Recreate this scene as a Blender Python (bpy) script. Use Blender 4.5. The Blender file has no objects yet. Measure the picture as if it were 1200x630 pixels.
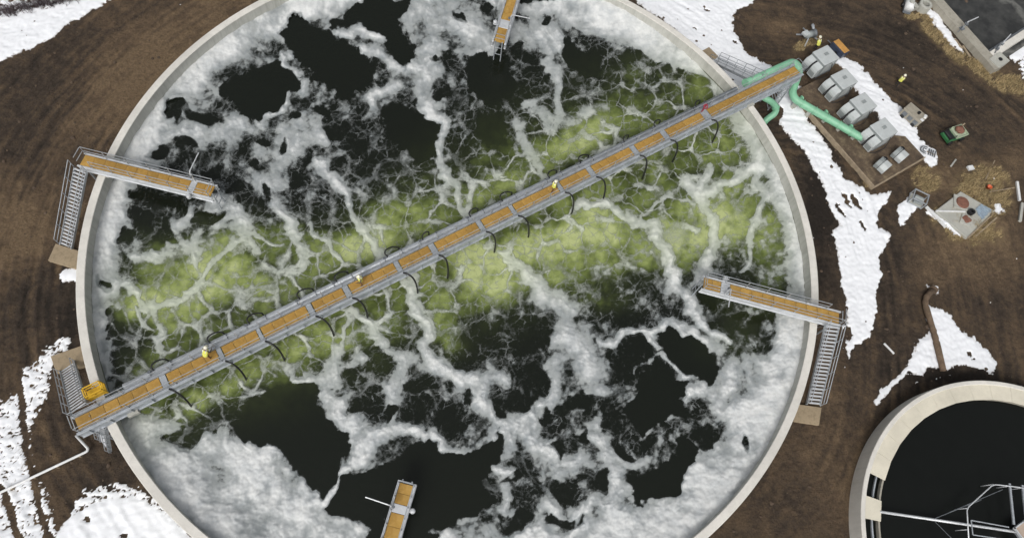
import bpy, bmesh, math, random
import numpy as np
from mathutils import Vector, Matrix
random.seed(7)
scene = bpy.context.scene
C = scene.collection
R = math.radians

# ------------------------------------------------------------------ camera
HW = 3.8                      # tank rim above the ground
PA, PB = 0.40706404, -0.09574533
CAM = np.array([-1.1604617, -27.19452422, 53.30665596 + HW])
F = 800.0                     # focal length in photo pixels (photo 1200 x 630)
def _rot(a, b):
    ca, sa, cb, sb = math.cos(a), math.sin(a), math.cos(b), math.sin(b)
    return np.array([[cb, 0, sb], [0, 1, 0], [-sb, 0, cb]]) @ np.array([[1, 0, 0], [0, ca, -sa], [0, sa, ca]])
RM = _rot(PA, PB)
cd = bpy.data.cameras.new('camera'); cam = bpy.data.objects.new('camera', cd); C.objects.link(cam)
cd.sensor_width = 36; cd.lens = 36 * F / 1200; cd.clip_end = 5000
cam.matrix_world = Matrix.Translation(Vector(CAM)) @ Matrix(RM.tolist()).to_4x4()
scene.camera = cam
scene.render.resolution_x, scene.render.resolution_y = 1024, 537
def W(px, py, z=0.0):         # photo pixel -> point on the level z
    d = RM @ np.array([(px - 600) / F, -(py - 315) / F, -1.0]); t = (z - CAM[2]) / d[2]
    return Vector((CAM[0] + t * d[0], CAM[1] + t * d[1], z))
def PX(x, y, z):              # points -> layout coordinates of the photo
    q = np.stack([x - CAM[0], y - CAM[1], np.broadcast_to(z - CAM[2], x.shape)], -1) @ RM
    return (600 + F * q[..., 0] / -q[..., 2]).astype(np.float32), (315 - F * q[..., 1] / -q[..., 2]).astype(np.float32)

# ------------------------------------------------------------------ sky, sun, exposure
SUN_EL, SUN_AZ = 48, 200      # soft light through cloud
wd = bpy.data.worlds.new('World'); scene.world = wd; wd.use_nodes = True
nt = wd.node_tree; bg = nt.nodes['Background']
sky = nt.nodes.new('ShaderNodeTexSky'); sky.sky_type = 'NISHITA'; sky.sun_disc = False
sky.sun_elevation = R(SUN_EL); sky.sun_rotation = R(SUN_AZ); sky.air_density = 1.0; sky.dust_density = 6.0; sky.ozone_density = 1.0
hs = nt.nodes.new('ShaderNodeHueSaturation'); hs.inputs['Saturation'].default_value = 0.22
nt.links.new(sky.outputs[0], hs.inputs['Color']); nt.links.new(hs.outputs[0], bg.inputs[0])
bg.inputs[1].default_value = 0.12
sl = bpy.data.lights.new('sun', 'SUN'); sl.energy = 1.1; sl.angle = R(18); sl.color = (1, 0.965, 0.92)
so = bpy.data.objects.new('sun', sl); C.objects.link(so)
az = R(SUN_AZ)
sdir = Vector((math.sin(az) * math.cos(R(SUN_EL)), math.cos(az) * math.cos(R(SUN_EL)), math.sin(R(SUN_EL))))
so.rotation_euler = sdir.to_track_quat('Z', 'Y').to_euler()
vs = scene.view_settings; vs.view_transform = 'Standard'; vs.look = 'None'; vs.gamma = 1; vs.exposure = 0.0; vs.use_curve_mapping = False

# ------------------------------------------------------------------ materials
def nodes(name):
    m = bpy.data.materials.new(name); m.use_nodes = True
    t = m.node_tree; return m, t, t.nodes['Principled BSDF']
def N(t, typ, **k):
    n = t.nodes.new(typ)
    for a, b in k.items():
        if a in n.inputs: n.inputs[a].default_value = b
        else: setattr(n, a, b)
    return n
def mixc(t, fac, a, b, blend='MIX'):
    n = t.nodes.new('ShaderNodeMix'); n.data_type = 'RGBA'; n.blend_type = blend
    for s, v in ((0, fac), (6, a), (7, b)):
        if hasattr(v, 'links'): t.links.new(v, n.inputs[s])
        else: n.inputs[s].default_value = (*v, 1) if isinstance(v, tuple) and len(v) == 3 else v
    return n.outputs[2]
def ramp(t, inp, *st):
    n = t.nodes.new('ShaderNodeValToRGB'); t.links.new(inp, n.inputs[0]); cr = n.color_ramp
    while len(cr.elements) < len(st): cr.elements.new(0.5)
    for e, (p, c) in zip(cr.elements, st):
        e.position = p; e.color = (c, c, c, 1) if not isinstance(c, tuple) else (*c, 1)
    return n.outputs[0]
def noise(t, scale, detail=4, vec=None, rough=0.6):
    n = N(t, 'ShaderNodeTexNoise', Scale=scale, Detail=detail, Roughness=rough)
    if vec is not None: t.links.new(vec, n.inputs['Vector'])
    return n.outputs['Fac']
def coords(t, kind='Object'):
    return t.nodes.new('ShaderNodeTexCoord').outputs[kind]
def bump(t, b, h, dist, st=1.0):
    n = N(t, 'ShaderNodeBump', Strength=st, Distance=dist); t.links.new(h, n.inputs['Height']); t.links.new(n.outputs[0], b.inputs['Normal'])
MATS = {}
def mat(name, col, rough=0.6, metal=0.0, var=0.35, scale=1.3, wear=None, rnd=0.0, bmp=0.0):
    if name in MATS: return MATS[name]
    m, t, b = nodes(name); co = coords(t)
    n1 = noise(t, scale, 6, co); n2 = noise(t, scale * 9, 4, co)
    lo = tuple(c * (1 - var) for c in col); hi = tuple(min(1, c * (1 + var)) for c in col)
    c = mixc(t, ramp(t, n1, (0.3, 0.0), (0.7, 1.0)), lo, hi)
    if wear: c = mixc(t, ramp(t, n2, (0.52, 0.0), (0.68, 0.75)), c, wear)
    if rnd:
        oi = t.nodes.new('ShaderNodeObjectInfo'); mr = N(t, 'ShaderNodeMapRange'); mr.inputs[3].default_value = 1 - rnd; mr.inputs[4].default_value = 1 + rnd
        t.links.new(oi.outputs['Random'], mr.inputs[0]); c = mixc(t, 1.0, c, mr.outputs[0], 'MULTIPLY')
    t.links.new(c, b.inputs['Base Color'])
    b.inputs['Roughness'].default_value = rough; b.inputs['Metallic'].default_value = metal
    if bmp: bump(t, b, n2, bmp, 0.6)
    MATS[name] = m; return m
galv = mat('galvanised', (0.42, 0.45, 0.48), 0.45, 0.35, 0.22, 1.6, (0.27, 0.29, 0.31))
pale = mat('pale_aluminium', (0.60, 0.62, 0.64), 0.4, 0.25, 0.12, 2.0)
steel_dark = mat('weathered_steel', (0.16, 0.175, 0.19), 0.55, 0.3, 0.3, 2.0)
black = mat('black_rubber', (0.013, 0.013, 0.014), 0.5, 0, 0.3, 3)
green = mat('green_pipe_paint', (0.20, 0.45, 0.29), 0.45, 0, 0.12, 0.9, (0.27, 0.50, 0.35))
yellow = mat('yellow_paint', (0.72, 0.44, 0.03), 0.45, 0, 0.12, 2.0)
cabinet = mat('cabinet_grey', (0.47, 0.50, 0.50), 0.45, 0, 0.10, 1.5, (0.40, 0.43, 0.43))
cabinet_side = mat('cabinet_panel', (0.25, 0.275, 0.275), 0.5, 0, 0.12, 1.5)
hat_m = mat('hat_shell', (0.78, 0.76, 0.62), 0.35, 0, 0.03, 3)
vest_m = mat('hi_vis', (0.68, 0.68, 0.13), 0.7, 0, 0.12, 6)
tapem = mat('reflective_tape', (0.75, 0.76, 0.76), 0.4, 0, 0.05, 6)
wood = mat('weathered_wood', (0.30, 0.24, 0.165), 0.85, 0, 0.3, 2.0, (0.2, 0.155, 0.11), bmp=0.01)
rust = mat('rusty_cover', (0.17, 0.075, 0.05), 0.75, 0, 0.4, 2.5, (0.30, 0.14, 0.09), bmp=0.01)
red = mat('red_plastic', (0.30, 0.03, 0.055), 0.45, 0, 0.1, 3)
orange = mat('orange_plastic', (0.55, 0.10, 0.025), 0.45, 0, 0.1, 3)
tanmetal = mat('tan_machine', (0.34, 0.31, 0.25), 0.55, 0.1, 0.2, 2.5, (0.22, 0.2, 0.16))
dgreen = mat('dark_green_body', (0.03, 0.14, 0.05), 0.4, 0, 0.15, 2)
lgreen = mat('pale_green_bed', (0.40, 0.47, 0.34), 0.6, 0, 0.15, 2)
blue = mat('wet_patch_blue', (0.24, 0.31, 0.38), 0.5, 0, 0.3, 3, (0.42, 0.46, 0.48))
navy = mat('navy_body', (0.025, 0.035, 0.065), 0.4, 0, 0.2, 2)
amber = mat('amber_lid', (0.48, 0.24, 0.05), 0.55, 0, 0.25, 3, (0.4, 0.36, 0.25))
mudpipe = mat('mud_caked_pipe', (0.125, 0.085, 0.055), 0.9, 0, 0.35, 1.6, (0.2, 0.15, 0.10), bmp=0.03)
skinm = mat('skin', (0.45, 0.27, 0.19), 0.6, 0, 0.08, 8)
whitem = mat('white_tube', (0.68, 0.69, 0.69), 0.5, 0, 0.08, 2)

def concrete(name, col, stain=0.5, cyl=False):
    m, t, b = nodes(name); co = coords(t)
    mp = N(t, 'ShaderNodeMapping'); mp.inputs['Scale'].default_value = (1.2, 1.2, 0.12); t.links.new(co, mp.inputs[0])
    s = noise(t, 2.2, 6, mp.outputs[0], 0.7); n1 = noise(t, 0.35, 6, co); n2 = noise(t, 7, 5, co)
    c = mixc(t, ramp(t, n1, (0.3, 0.0), (0.7, 1.0)), tuple(x * 0.84 for x in col), tuple(x * 1.1 for x in col))
    c = mixc(t, ramp(t, s, (0.46, 0.0), (0.75, stain)), c, tuple(x * y for x, y in zip(col, (0.52, 0.52, 0.48))))
    c = mixc(t, ramp(t, n2, (0.55, 0.0), (0.8, 0.5)), c, tuple(x * 0.72 for x in col))
    t.links.new(c, b.inputs['Base Color']); b.inputs['Roughness'].default_value = 0.85
    bump(t, b, n2, 0.015, 0.5)
    return m
conc_rim = concrete('concrete_rim', (0.66, 0.64, 0.59), 0.25)
conc_wall = concrete('concrete_wall', (0.50, 0.50, 0.46), 0.6)
conc_cream = concrete('concrete_cream', (0.66, 0.62, 0.51), 0.12)
conc_old = concrete('concrete_old', (0.34, 0.32, 0.27), 0.6)
conc_dirty = concrete('concrete_dirty', (0.33, 0.26, 0.17), 0.8)
conc_algae = concrete('algae_stained_concrete', (0.16, 0.17, 0.13), 0.7)
conc_slab = concrete('concrete_slab', (0.42, 0.42, 0.38), 0.4)

def grating_mat():
    m, t, b = nodes('amber_grating'); co = coords(t); oi = t.nodes.new('ShaderNodeObjectInfo')
    n1 = noise(t, 0.9, 5, co); n2 = noise(t, 5, 5, co)
    c = mixc(t, ramp(t, n1, (0.3, 0.0), (0.7, 1.0)), (0.34, 0.185, 0.033), (0.50, 0.305, 0.075))
    c = mixc(t, ramp(t, n2, (0.5, 0.0), (0.8, 0.6)), c, (0.50, 0.33, 0.12))
    mr = N(t, 'ShaderNodeMapRange'); mr.inputs[3].default_value = 0.88; mr.inputs[4].default_value = 1.1
    t.links.new(oi.outputs['Random'], mr.inputs[0]); c = mixc(t, 1.0, c, mr.outputs[0], 'MULTIPLY')
    t.links.new(c, b.inputs['Base Color']); b.inputs['Roughness'].default_value = 0.75
    ch = N(t, 'ShaderNodeTexChecker', Scale=26.0); t.links.new(co, ch.inputs['Vector']); bump(t, b, ch.outputs['Fac'], 0.02, 0.5)
    return m
grate = grating_mat()

# ------------------------------------------------------------------ mesh helpers
class MB:
    def __init__(s): s.v = []; s.f = []; s.cut = []
    def add(s, vs, fs):
        o = len(s.v); s.cut.append((o, len(s.f), len(vs), len(fs))); s.v += [tuple(p) for p in vs]; s.f += [tuple(i + o for i in f) for f in fs]; return s
    def box(s, c, size, rz=0.0, bev=0.0, ax=None):
        hx, hy, hz = size[0] / 2, size[1] / 2, size[2] / 2
        if bev > 0:
            b = min(bev, hx * .9, hy * .9, hz * .9)
            rings = [(-hz, b), (-hz + b, 0), (hz - b, 0), (hz, b)]
            P = []
            for z, i in rings:
                x, y = hx - i, hy - i
                P += [(-x, -y, z), (x, -y, z), (x, y, z), (-x, y, z)]
            fs = [(3, 2, 1, 0), (12, 13, 14, 15)]
            for k in range(3):
                for j in range(4): fs.append((k * 4 + j, k * 4 + (j + 1) % 4, k * 4 + 4 + (j + 1) % 4, k * 4 + 4 + j))
        else:
            P = [(x, y, z) for z in (-hz, hz) for x, y in ((-hx, -hy), (hx, -hy), (hx, hy), (-hx, hy))]
            fs = [(3, 2, 1, 0), (4, 5, 6, 7), (0, 1, 5, 4), (1, 2, 6, 5), (2, 3, 7, 6), (3, 0, 4, 7)]
        M = ax if ax is not None else Matrix.Rotation(rz, 3, 'Z')
        c = Vector(c)
        return s.add([c + M @ Vector(p) for p in P], fs)
    def bar(s, p0, p1, w, h):
        p0, p1 = Vector(p0), Vector(p1); d = p1 - p0; L = d.length; x = d.normalized()
        up = Vector((0, 0, 1)) if abs(x.z) < .98 else Vector((0, 1, 0))
        y = up.cross(x).normalized(); z = x.cross(y)
        return s.box((p0 + p1) / 2, (L, w, h), ax=Matrix((x, y, z)).transposed())
    def tube(s, path, r, n=8, cap=True):
        path = [Vector(p) for p in path]; vs = []; fs = []; prev = None
        rr = r if hasattr(r, '__len__') else [r] * len(path)
        for i, p in enumerate(path):
            d = (path[min(i + 1, len(path) - 1)] - path[max(i - 1, 0)]).normalized()
            if prev is None:
                a = Vector((0, 0, 1)) if abs(d.z) < .9 else Vector((1, 0, 0)); u = a.cross(d).normalized()
            else: u = (prev - d * prev.dot(d)).normalized()
            prev = u; w = d.cross(u)
            for k in range(n):
                a = 2 * math.pi * k / n; vs.append(p + (u * math.cos(a) + w * math.sin(a)) * rr[i])
        for i in range(len(path) - 1):
            for k in range(n): fs.append((i * n + k, i * n + (k + 1) % n, (i + 1) * n + (k + 1) % n, (i + 1) * n + k))
        if cap: fs += [tuple(range(n))[::-1], tuple((len(path) - 1) * n + k for k in range(n))]
        return s.add(vs, fs)
    def lathe(s, prof, c=(0, 0, 0), n=24, a0=0.0, a1=2 * math.pi, close=False):
        full = abs(a1 - a0 - 2 * math.pi) < 1e-6; m = n if full else n + 1; vs = []; fs = []; k = len(prof)
        for i in range(m):
            a = a0 + (a1 - a0) * i / n
            for r, z in prof: vs.append((c[0] + r * math.cos(a), c[1] + r * math.sin(a), c[2] + z))
        kk = k if close else k - 1
        for i in range(n):
            for j in range(kk):
                i2 = (i + 1) % m; j2 = (j + 1) % k
                fs.append((i * k + j, i2 * k + j, i2 * k + j2, i * k + j2))
        if close and not full: fs += [tuple(range(k)), tuple((m - 1) * k + j for j in range(k))[::-1]]
        return s.add(vs, fs)
    def prism(s, poly, z0, z1):
        n = len(poly); vs = [(p[0], p[1], z0) for p in poly] + [(p[0], p[1], z1) for p in poly]
        area = sum(poly[i][0] * poly[(i + 1) % n][1] - poly[(i + 1) % n][0] * poly[i][1] for i in range(n))
        fs = [tuple(range(n))[::-1], tuple(range(n, 2 * n))] + [(i, (i + 1) % n, n + (i + 1) % n, n + i) for i in range(n)]
        if area < 0: fs = [f[::-1] for f in fs]
        return s.add(vs, fs)
    def mesh(s, name, m, smooth=False):
        me = bpy.data.meshes.new(name); me.from_pydata(s.v, [], s.f); me.update()
        if m: me.materials.append(m)
        if smooth: me.polygons.foreach_set('use_smooth', [True] * len(me.polygons))
        return me
    def build(s, name, m, parent=None, smooth=False): return link(name, s.mesh(name, m, smooth), parent)
def each(mb, name, m, parent=None, smooth=False):      # one object for every piece
    for o, fo, nv, nf in mb.cut:
        q = MB(); q.v = mb.v[o:o + nv]; q.f = [tuple(i - o for i in f) for f in mb.f[fo:fo + nf]]; q.build(name, m, parent, smooth)
def link(name, me, parent=None, loc=(0, 0, 0), rz=0.0):
    o = bpy.data.objects.new(name, me); C.objects.link(o); o.location = loc; o.rotation_euler.z = rz
    if parent: o.parent = parent
    return o
def tag(o, label=None, cat=None, group=None, kind=None):
    for k, v in (('label', label), ('category', cat), ('group', group), ('kind', kind)):
        if v: o[k] = v
    return o
def thing(name, label, cat, loc=(0, 0, 0), rz=0.0, group=None):
    return tag(link(name, None, None, loc, rz), label, cat, group)
def copy_tree(o, parent=None):
    c = o.copy(); C.objects.link(c); c.parent = parent
    for ch in list(o.children): copy_tree(ch, c)
    return c
def bez(p0, p1, p2, p3, n=10):
    p0, p1, p2, p3 = map(Vector, (p0, p1, p2, p3)); out = []
    for i in range(n + 1):
        t = i / n; u = 1 - t; out.append(p0 * u**3 + p1 * 3 * u * u * t + p2 * 3 * u * t * t + p3 * t**3)
    return out
def rounded(pts, r, n=6):     # polyline with rounded corners
    pts = [Vector(p) for p in pts]; out = [pts[0]]
    for a, b, c in zip(pts, pts[1:], pts[2:]):
        d0, d1 = (a - b), (c - b); k = min(r, d0.length * .49, d1.length * .49)
        q0, q1 = b + d0.normalized() * k, b + d1.normalized() * k
        out += bez(q0, q0.lerp(b, .55), q1.lerp(b, .55), q1, n)
    return out + [pts[-1]]

# ------------------------------------------------------------------ numpy noise and layout fields
_P = {}
def perlin(x, y, seed=0):
    if seed not in _P:
        g = np.random.RandomState(seed); a = g.rand(64, 64) * 6.2832
        _P[seed] = (np.cos(a).astype(np.float32), np.sin(a).astype(np.float32))
    gx, gy = _P[seed]; xi = np.floor(x).astype(np.int32); yi = np.floor(y).astype(np.int32)
    xf = (x - xi).astype(np.float32); yf = (y - yi).astype(np.float32)
    u = xf * xf * xf * (xf * (xf * 6 - 15) + 10); v = yf * yf * yf * (yf * (yf * 6 - 15) + 10)
    x0, x1, y0, y1 = xi & 63, (xi + 1) & 63, yi & 63, (yi + 1) & 63
    a = gx[y0, x0] * xf + gy[y0, x0] * yf; b = gx[y0, x1] * (xf - 1) + gy[y0, x1] * yf
    c = gx[y1, x0] * xf + gy[y1, x0] * (yf - 1); d = gx[y1, x1] * (xf - 1) + gy[y1, x1] * (yf - 1)
    return 1.5 * ((a * (1 - u) + b * u) * (1 - v) + (c * (1 - u) + d * u) * v)
def fbm(x, y, o=4, seed=0, g=0.5):
    s = 0; a = 1.0; n = 0
    for i in range(o): s = s + a * perlin(x + 17.3 * i, y - 9.1 * i, seed + i); n += a; a *= g; x = x * 2.03; y = y * 2.03
    return s / n
def worley(x, y, seed=0):
    g = np.random.RandomState(900 + seed); jx = g.rand(64, 64).astype(np.float32); jy = g.rand(64, 64).astype(np.float32)
    xi = np.floor(x).astype(np.int32); yi = np.floor(y).astype(np.int32)
    f1 = np.full(x.shape, 9, np.float32); f2 = f1.copy(); f3 = f1.copy()
    for dx in (-1, 0, 1):
        for dy in (-1, 0, 1):
            cx, cy = xi + dx, yi + dy
            d = np.hypot(cx + jx[cy & 63, cx & 63] - x, cy + jy[cy & 63, cx & 63] - y)
            f3 = np.minimum(f3, np.maximum(f2, d)); f2 = np.minimum(f2, np.maximum(f1, d)); f1 = np.minimum(f1, d)
    return f1, f2, f3
def sstep(a, b, x):
    t = np.clip((x - a) / (b - a), 0, 1); return t * t * (3 - 2 * t)
def poly_sd(x, y, poly, margin=40):       # signed distance, positive inside
    out = np.full(x.shape, -margin, np.float32)
    xs = [p[0] for p in poly]; ys = [p[1] for p in poly]
    m = (x > min(xs) - margin) & (x < max(xs) + margin) & (y > min(ys) - margin) & (y < max(ys) + margin)
    X, Y = x[m], y[m]; d = np.full(X.shape, 1e9, np.float32); ins = np.zeros(X.shape, bool)
    for (ax, ay), (bx, by) in zip(poly, poly[1:] + poly[:1]):
        ex, ey = bx - ax, by - ay; t = np.clip(((X - ax) * ex + (Y - ay) * ey) / (ex * ex + ey * ey + 1e-9), 0, 1)
        d = np.minimum(d, np.hypot(X - ax - t * ex, Y - ay - t * ey))
        if ay != by: ins ^= ((ay > Y) != (by > Y)) & (X < ex * (Y - ay) / (by - ay) + ax)
    out[m] = np.where(ins, d, -d); return out
def line_d(x, y, pts):                    # distance to a polyline measured in its local width
    out = np.full(x.shape, 9.0, np.float32)
    for (ax, ay, aw), (bx, by, bw) in zip(pts, pts[1:]):
        k = 4 * max(aw, bw)
        m = (x > min(ax, bx) - k) & (x < max(ax, bx) + k) & (y > min(ay, by) - k) & (y < max(ay, by) + k)
        X, Y = x[m], y[m]; ex, ey = bx - ax, by - ay
        t = np.clip(((X - ax) * ex + (Y - ay) * ey) / (ex * ex + ey * ey + 1e-9), 0, 1)
        out[m] = np.minimum(out[m], np.hypot(X - ax - t * ex, Y - ay - t * ey) / (aw + (bw - aw) * t))
    return out
def grid_mesh(name, xs, ys, Z, keep, attrs, m, smooth=True):
    ny, nx = Z.shape; idx = np.arange(nx * ny).reshape(ny, nx)
    q = np.stack([idx[:-1, :-1], idx[:-1, 1:], idx[1:, 1:], idx[1:, :-1]], -1)[keep]
    used = np.zeros(nx * ny, bool); used[q.ravel()] = True
    remap = np.cumsum(used) - 1; q = remap[q]
    XX, YY = np.meshgrid(xs, ys); co = np.stack([XX, YY, Z], -1).reshape(-1, 3)[used].astype(np.float32)
    me = bpy.data.meshes.new(name); me.vertices.add(len(co)); me.vertices.foreach_set('co', co.ravel())
    me.loops.add(q.size); me.loops.foreach_set('vertex_index', q.ravel().astype(np.int32))
    me.polygons.add(len(q)); me.polygons.foreach_set('loop_start', np.arange(0, q.size, 4, dtype=np.int32))
    me.polygons.foreach_set('loop_total', np.full(len(q), 4, np.int32))
    me.polygons.foreach_set('use_smooth', np.full(len(q), smooth))
    for k, a in attrs.items():
        at = me.attributes.new(k, 'FLOAT', 'POINT'); at.data.foreach_set('value', a.reshape(-1)[used].astype(np.float32))
    me.update(calc_edges=True); me.validate(); me.materials.append(m); return me
def attr(t, name): n = t.nodes.new('ShaderNodeAttribute'); n.attribute_name = name; return n.outputs['Fac']

RO, RI = 31.5, 30.92          # outer and inner radius of the big tank
ZW = HW - 1.45                # its water level
CC = (46.3, -26.45); CR = 14.2; CH = 1.75     # small round tank

# ------------------------------------------------------------------ ground
SNOW = [
 [(-40,-30),(150,-30),(130,0),(112,12),(85,25),(62,42),(40,55),(20,63),(0,72),(-40,90)],
 [(700,-30),(910,-30),(885,0),(878,8),(866,13),(858,22),(862,40),(875,60),(890,70),(915,82),(900,100),(870,110),(840,80),(800,42),(760,10)],
 [(968,52),(978,66),(1005,75),(1028,98),(1055,125),(1073,142),(1079,162),(1097,175),(1100,190),(1092,197),(1078,186),(1056,176),(1040,150),(1020,125),(1000,98),(982,80),(964,62)],
 [(906,118),(925,92),(936,100),(948,138),(965,165),(980,190),(1003,216),(1022,226),(1045,224),(1040,235),(1030,250),(1026,263),(1045,275),(1040,285),(1030,300),(1033,320),(1028,345),(1026,375),(1020,395),(1005,402),(995,420),(991,400),(995,370),(988,345),(985,320),(980,290),(977,272),(984,262),(974,250),(967,230),(964,215),(955,200),(945,180),(930,165),(918,150)],
 [(1052,240),(1065,230),(1078,238),(1070,255),(1055,266)],
 [(1082,354),(1090,355),(1100,362),(1115,368),(1125,387),(1140,394),(1155,408),(1170,424),(1166,438),(1145,432),(1125,427),(1105,432),(1090,428),(1080,440),(1065,437),(1055,445),(1040,462),(1028,476),(1025,470),(1035,455),(1055,437),(1066,425),(1072,405),(1080,394),(1090,390)],
 [(50,660),(70,620),(82,606),(105,590),(130,583),(165,582),(185,595),(205,612),(240,650),(240,670),(50,670)],
 [(69,324),(78,315),(95,312),(95,329),(73,332)],
 [(1084,250),(1090,247),(1136,278),(1130,282),(1108,268)],
 [(1161,242),(1168,239),(1177,249),(1166,251)],
 [(1082,14),(1090,8),(1120,42),(1132,62),(1118,56),(1100,34)],
 [(1177,60),(1215,40),(1215,58),(1190,74)],
 [(1083,337),(1090,333),(1099,334),(1101,344),(1096,346),(1094,338)],
]
SPECK = [  # broken, patchy snow
 [(-40,500),(0,468),(15,455),(25,430),(40,420),(60,400),(75,388),(92,396),(82,412),(64,430),(60,462),(48,482),(38,512),(44,548),(62,590),(75,630),(75,670),(-60,670)],
 [(60,640),(90,570),(140,560),(190,575),(240,640)],
 [(1040,405),(1090,430),(1190,432),(1220,445),(1220,462),(1140,446),(1090,452),(1060,470)],
 [(-40,-30),(120,-30),(60,10),(0,26),(-40,40)],
 [(900,520),(940,490),(950,500),(900,590),(850,640),(845,620)],
 [(1185,64),(1215,54),(1215,100),(1195,96)],
 [(985,330),(1002,345),(1000,420),(985,450),(975,440)],
 [(1036,350),(1052,360),(1056,420),(1040,440)],
]
SNOWHOLE = [(996,204,8,11,-35),(990,198,5,6,0),(1002,236,4,10,-40),(992,235,2.5,12,-35),(984,246,2.5,10,-30),(1010,264,2,8,-30),(996,390,5,9,0),(860,48,2.5,2,0),(1136,414,4,2,30),(1142,420,3,2,0),(905,132,12,14,10),(826,12,4,1.5,20),(815,33,3,1,30),(101,609,4,4,0),(145,627,4,3,0)]
def ell(x, y, cx, cy, rx, ry, deg):
    a = R(deg); dx, dy = x - cx, y - cy
    return np.hypot((dx * math.cos(a) + dy * math.sin(a)) / rx, (-dx * math.sin(a) + dy * math.cos(a)) / ry)
GS = 0.12
gx = np.arange(-50, 70, GS); gy = np.arange(-29, 41, GS); GX, GY = np.meshgrid(gx, gy)
px, py = PX(GX, GY, 0.0)
wx = px + 5 * fbm(px / 30, py / 30, 4, 11) + 1.5 * perlin(px / 5, py / 5, 61); wy = py + 5 * fbm(px / 30, py / 30, 4, 21) + 1.5 * perlin(px / 5, py / 5, 71)
# wheel tracks: streaky noise in bands that run round the tank and along the roads
def streak(cx, cy, seed, f_r=1.1, f_t=2.2):
    r = np.hypot(GX - cx, GY - cy); th = np.arctan2(GY - cy, GX - cx)
    th = th + 0.02 * fbm(GX / 9, GY / 9, 2, seed + 9)
    r2 = r + 0.5 * fbm(GX / 7, GY / 7, 3, seed + 5)
    return 0.55 * perlin(r2 * f_r, th * f_t, seed) + 0.35 * perlin(r2 * f_r * 2.7, th * f_t * 2, seed + 1) + 0.25 * perlin(r2 * f_r * 6, th * f_t * 4, seed + 2)
leftw = sstep(330, 60, px)
c2 = W(950, 330)
s1 = streak(-3, -2, 31); s2 = streak(c2.x, c2.y, 41, 1.3, 2.6)
roadw = sstep(250, 130, py) * sstep(840, 900, px)
st = leftw * s1 + (1 - leftw) * (roadw * s2 + (1 - roadw) * (0.55 * streak(4, -3, 51, 1.2, 4.0) + .3 * fbm(GX / 2, GY / 2, 3, 55)))
n_big = fbm(GX / 9, GY / 9, 4, 2); n_med = fbm(GX / 1.6, GY / 1.6, 4, 5)
n_fin = fbm(GX / .5, GY / .5, 3, 8)
tone = 0.33 + 0.30 * st * (.5 + .8 * sstep(-.3, .4, fbm(GX / 6, GY / 6, 3, 58))) + 0.28 * n_big + 0.22 * n_med + .16 * n_fin
def blob(cx, cy, rx, ry, w, deg=0): return w * np.exp(-ell(px, py, cx, cy, rx, ry, deg) ** 2)
def gblob(*a): return blob(*a)
for b in [(210,45,110,55,.35,-38),(60,200,60,90,.25,-35),(20,270,40,60,.38,-20),(130,110,80,30,.15,-40),(30,130,60,60,-.28),(60,350,45,50,-.30),(100,400,30,40,-.25),
          (120,560,70,40,-.15),(40,180,40,60,-.1),(1110,320,70,22,.22),(1150,300,50,30,.15),(965,200,25,50,-.35),(960,270,22,60,-.40),(1040,300,40,60,-.22),(1050,420,60,40,-.15),
          (1000,540,40,60,.02),(910,30,30,14,.30),(1050,60,160,60,-.12,35),(1130,130,60,40,-.08),(1090,210,20,20,.4),(1150,235,50,45,.25),(1120,285,40,12,.2),(1175,195,25,15,.2),(1180,400,50,40,.1),(900,600,40,40,-.1),(1120,440,60,10,-.35)]:
    tone = tone + blob(*b)
def ruts_at(cx, cy, radii, mask, seed):
    r = np.hypot(GX - cx, GY - cy) + .9 * fbm(GX / 14, GY / 14, 2, seed) + .10 * perlin(GX / .9, GY / .9, seed + 3); out = np.zeros_like(r); th_ = np.arctan2(GY - cy, GX - cx)
    for i, (q, k) in enumerate(radii):
        for o in (-.95, .95):
            br = sstep(-.25, .35, perlin(th_ * 5 + i * 7.3, r * .0 + i * 3.7 + o, seed + 5))
            e = np.abs(r - q - o); out += k * br * (sstep(.34, .12, e) - .8 * np.exp(-((e - .50) / .16) ** 2))
    return out * mask
lugs = .7 + .5 * perlin(GX * 2.2, GY * 2.2, 14)
rut = ruts_at(0, 0, [(34.2, .8), (36.1, 1), (38.4, .7), (41, .9), (44, .7), (47.5, .8)], leftw, 601)
rut = rut + ruts_at(c2.x, c2.y, [(13.5, .8), (15.6, 1), (17.8, .9), (20, .8), (22.6, .9), (25, .7)], roadw, 611)
rut = rut + ruts_at(2, -1, [(35.2, .7), (37.6, .9), (40.5, .7), (44.5, .6), (50, .6), (54, .6)], (1 - leftw) * (1 - roadw), 621)
tone = tone + .24 * rut * lugs
tone = np.clip(tone + .07, 0, 1)
straw = np.zeros_like(px)
STRAW = [(1150,228,36,32,0),(1085,210,18,16,20),(1130,265,42,20,20),(1105,45,10,42,-42),(1090,25,12,14,0),(1150,82,30,9,35),(1185,100,30,12,20),(945,52,16,7,-25),(1040,200,36,8,-30),(1005,150,10,26,-35),(1068,18,10,6,0)]
for e in STRAW: straw = np.maximum(straw, sstep(1.25, .6, ell(wx, wy, *e)))
straw *= sstep(-.55, .15, fbm(px / 9, py / 9, 4, 77))
snow = np.full(px.shape, -40, np.float32)
for p in SNOW: snow = np.maximum(snow, poly_sd(wx, wy, p))
ragged = 2.2 * fbm(px / 6, py / 6, 3, 81) + 1.2 * perlin(px / 2.4, py / 2.4, 85)
snow = snow + ragged
sp = np.full(px.shape, -40, np.float32); spbias = np.full(px.shape, 4.2, np.float32)
for i, p in enumerate(SPECK):
    d = poly_sd(wx, wy, p); sp = np.maximum(sp, d)
    if i > 0: spbias = np.where(d > -20, (0, 5.5, 10.5, 3.5, 15, 5, 9, 12)[i], spbias)
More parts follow.
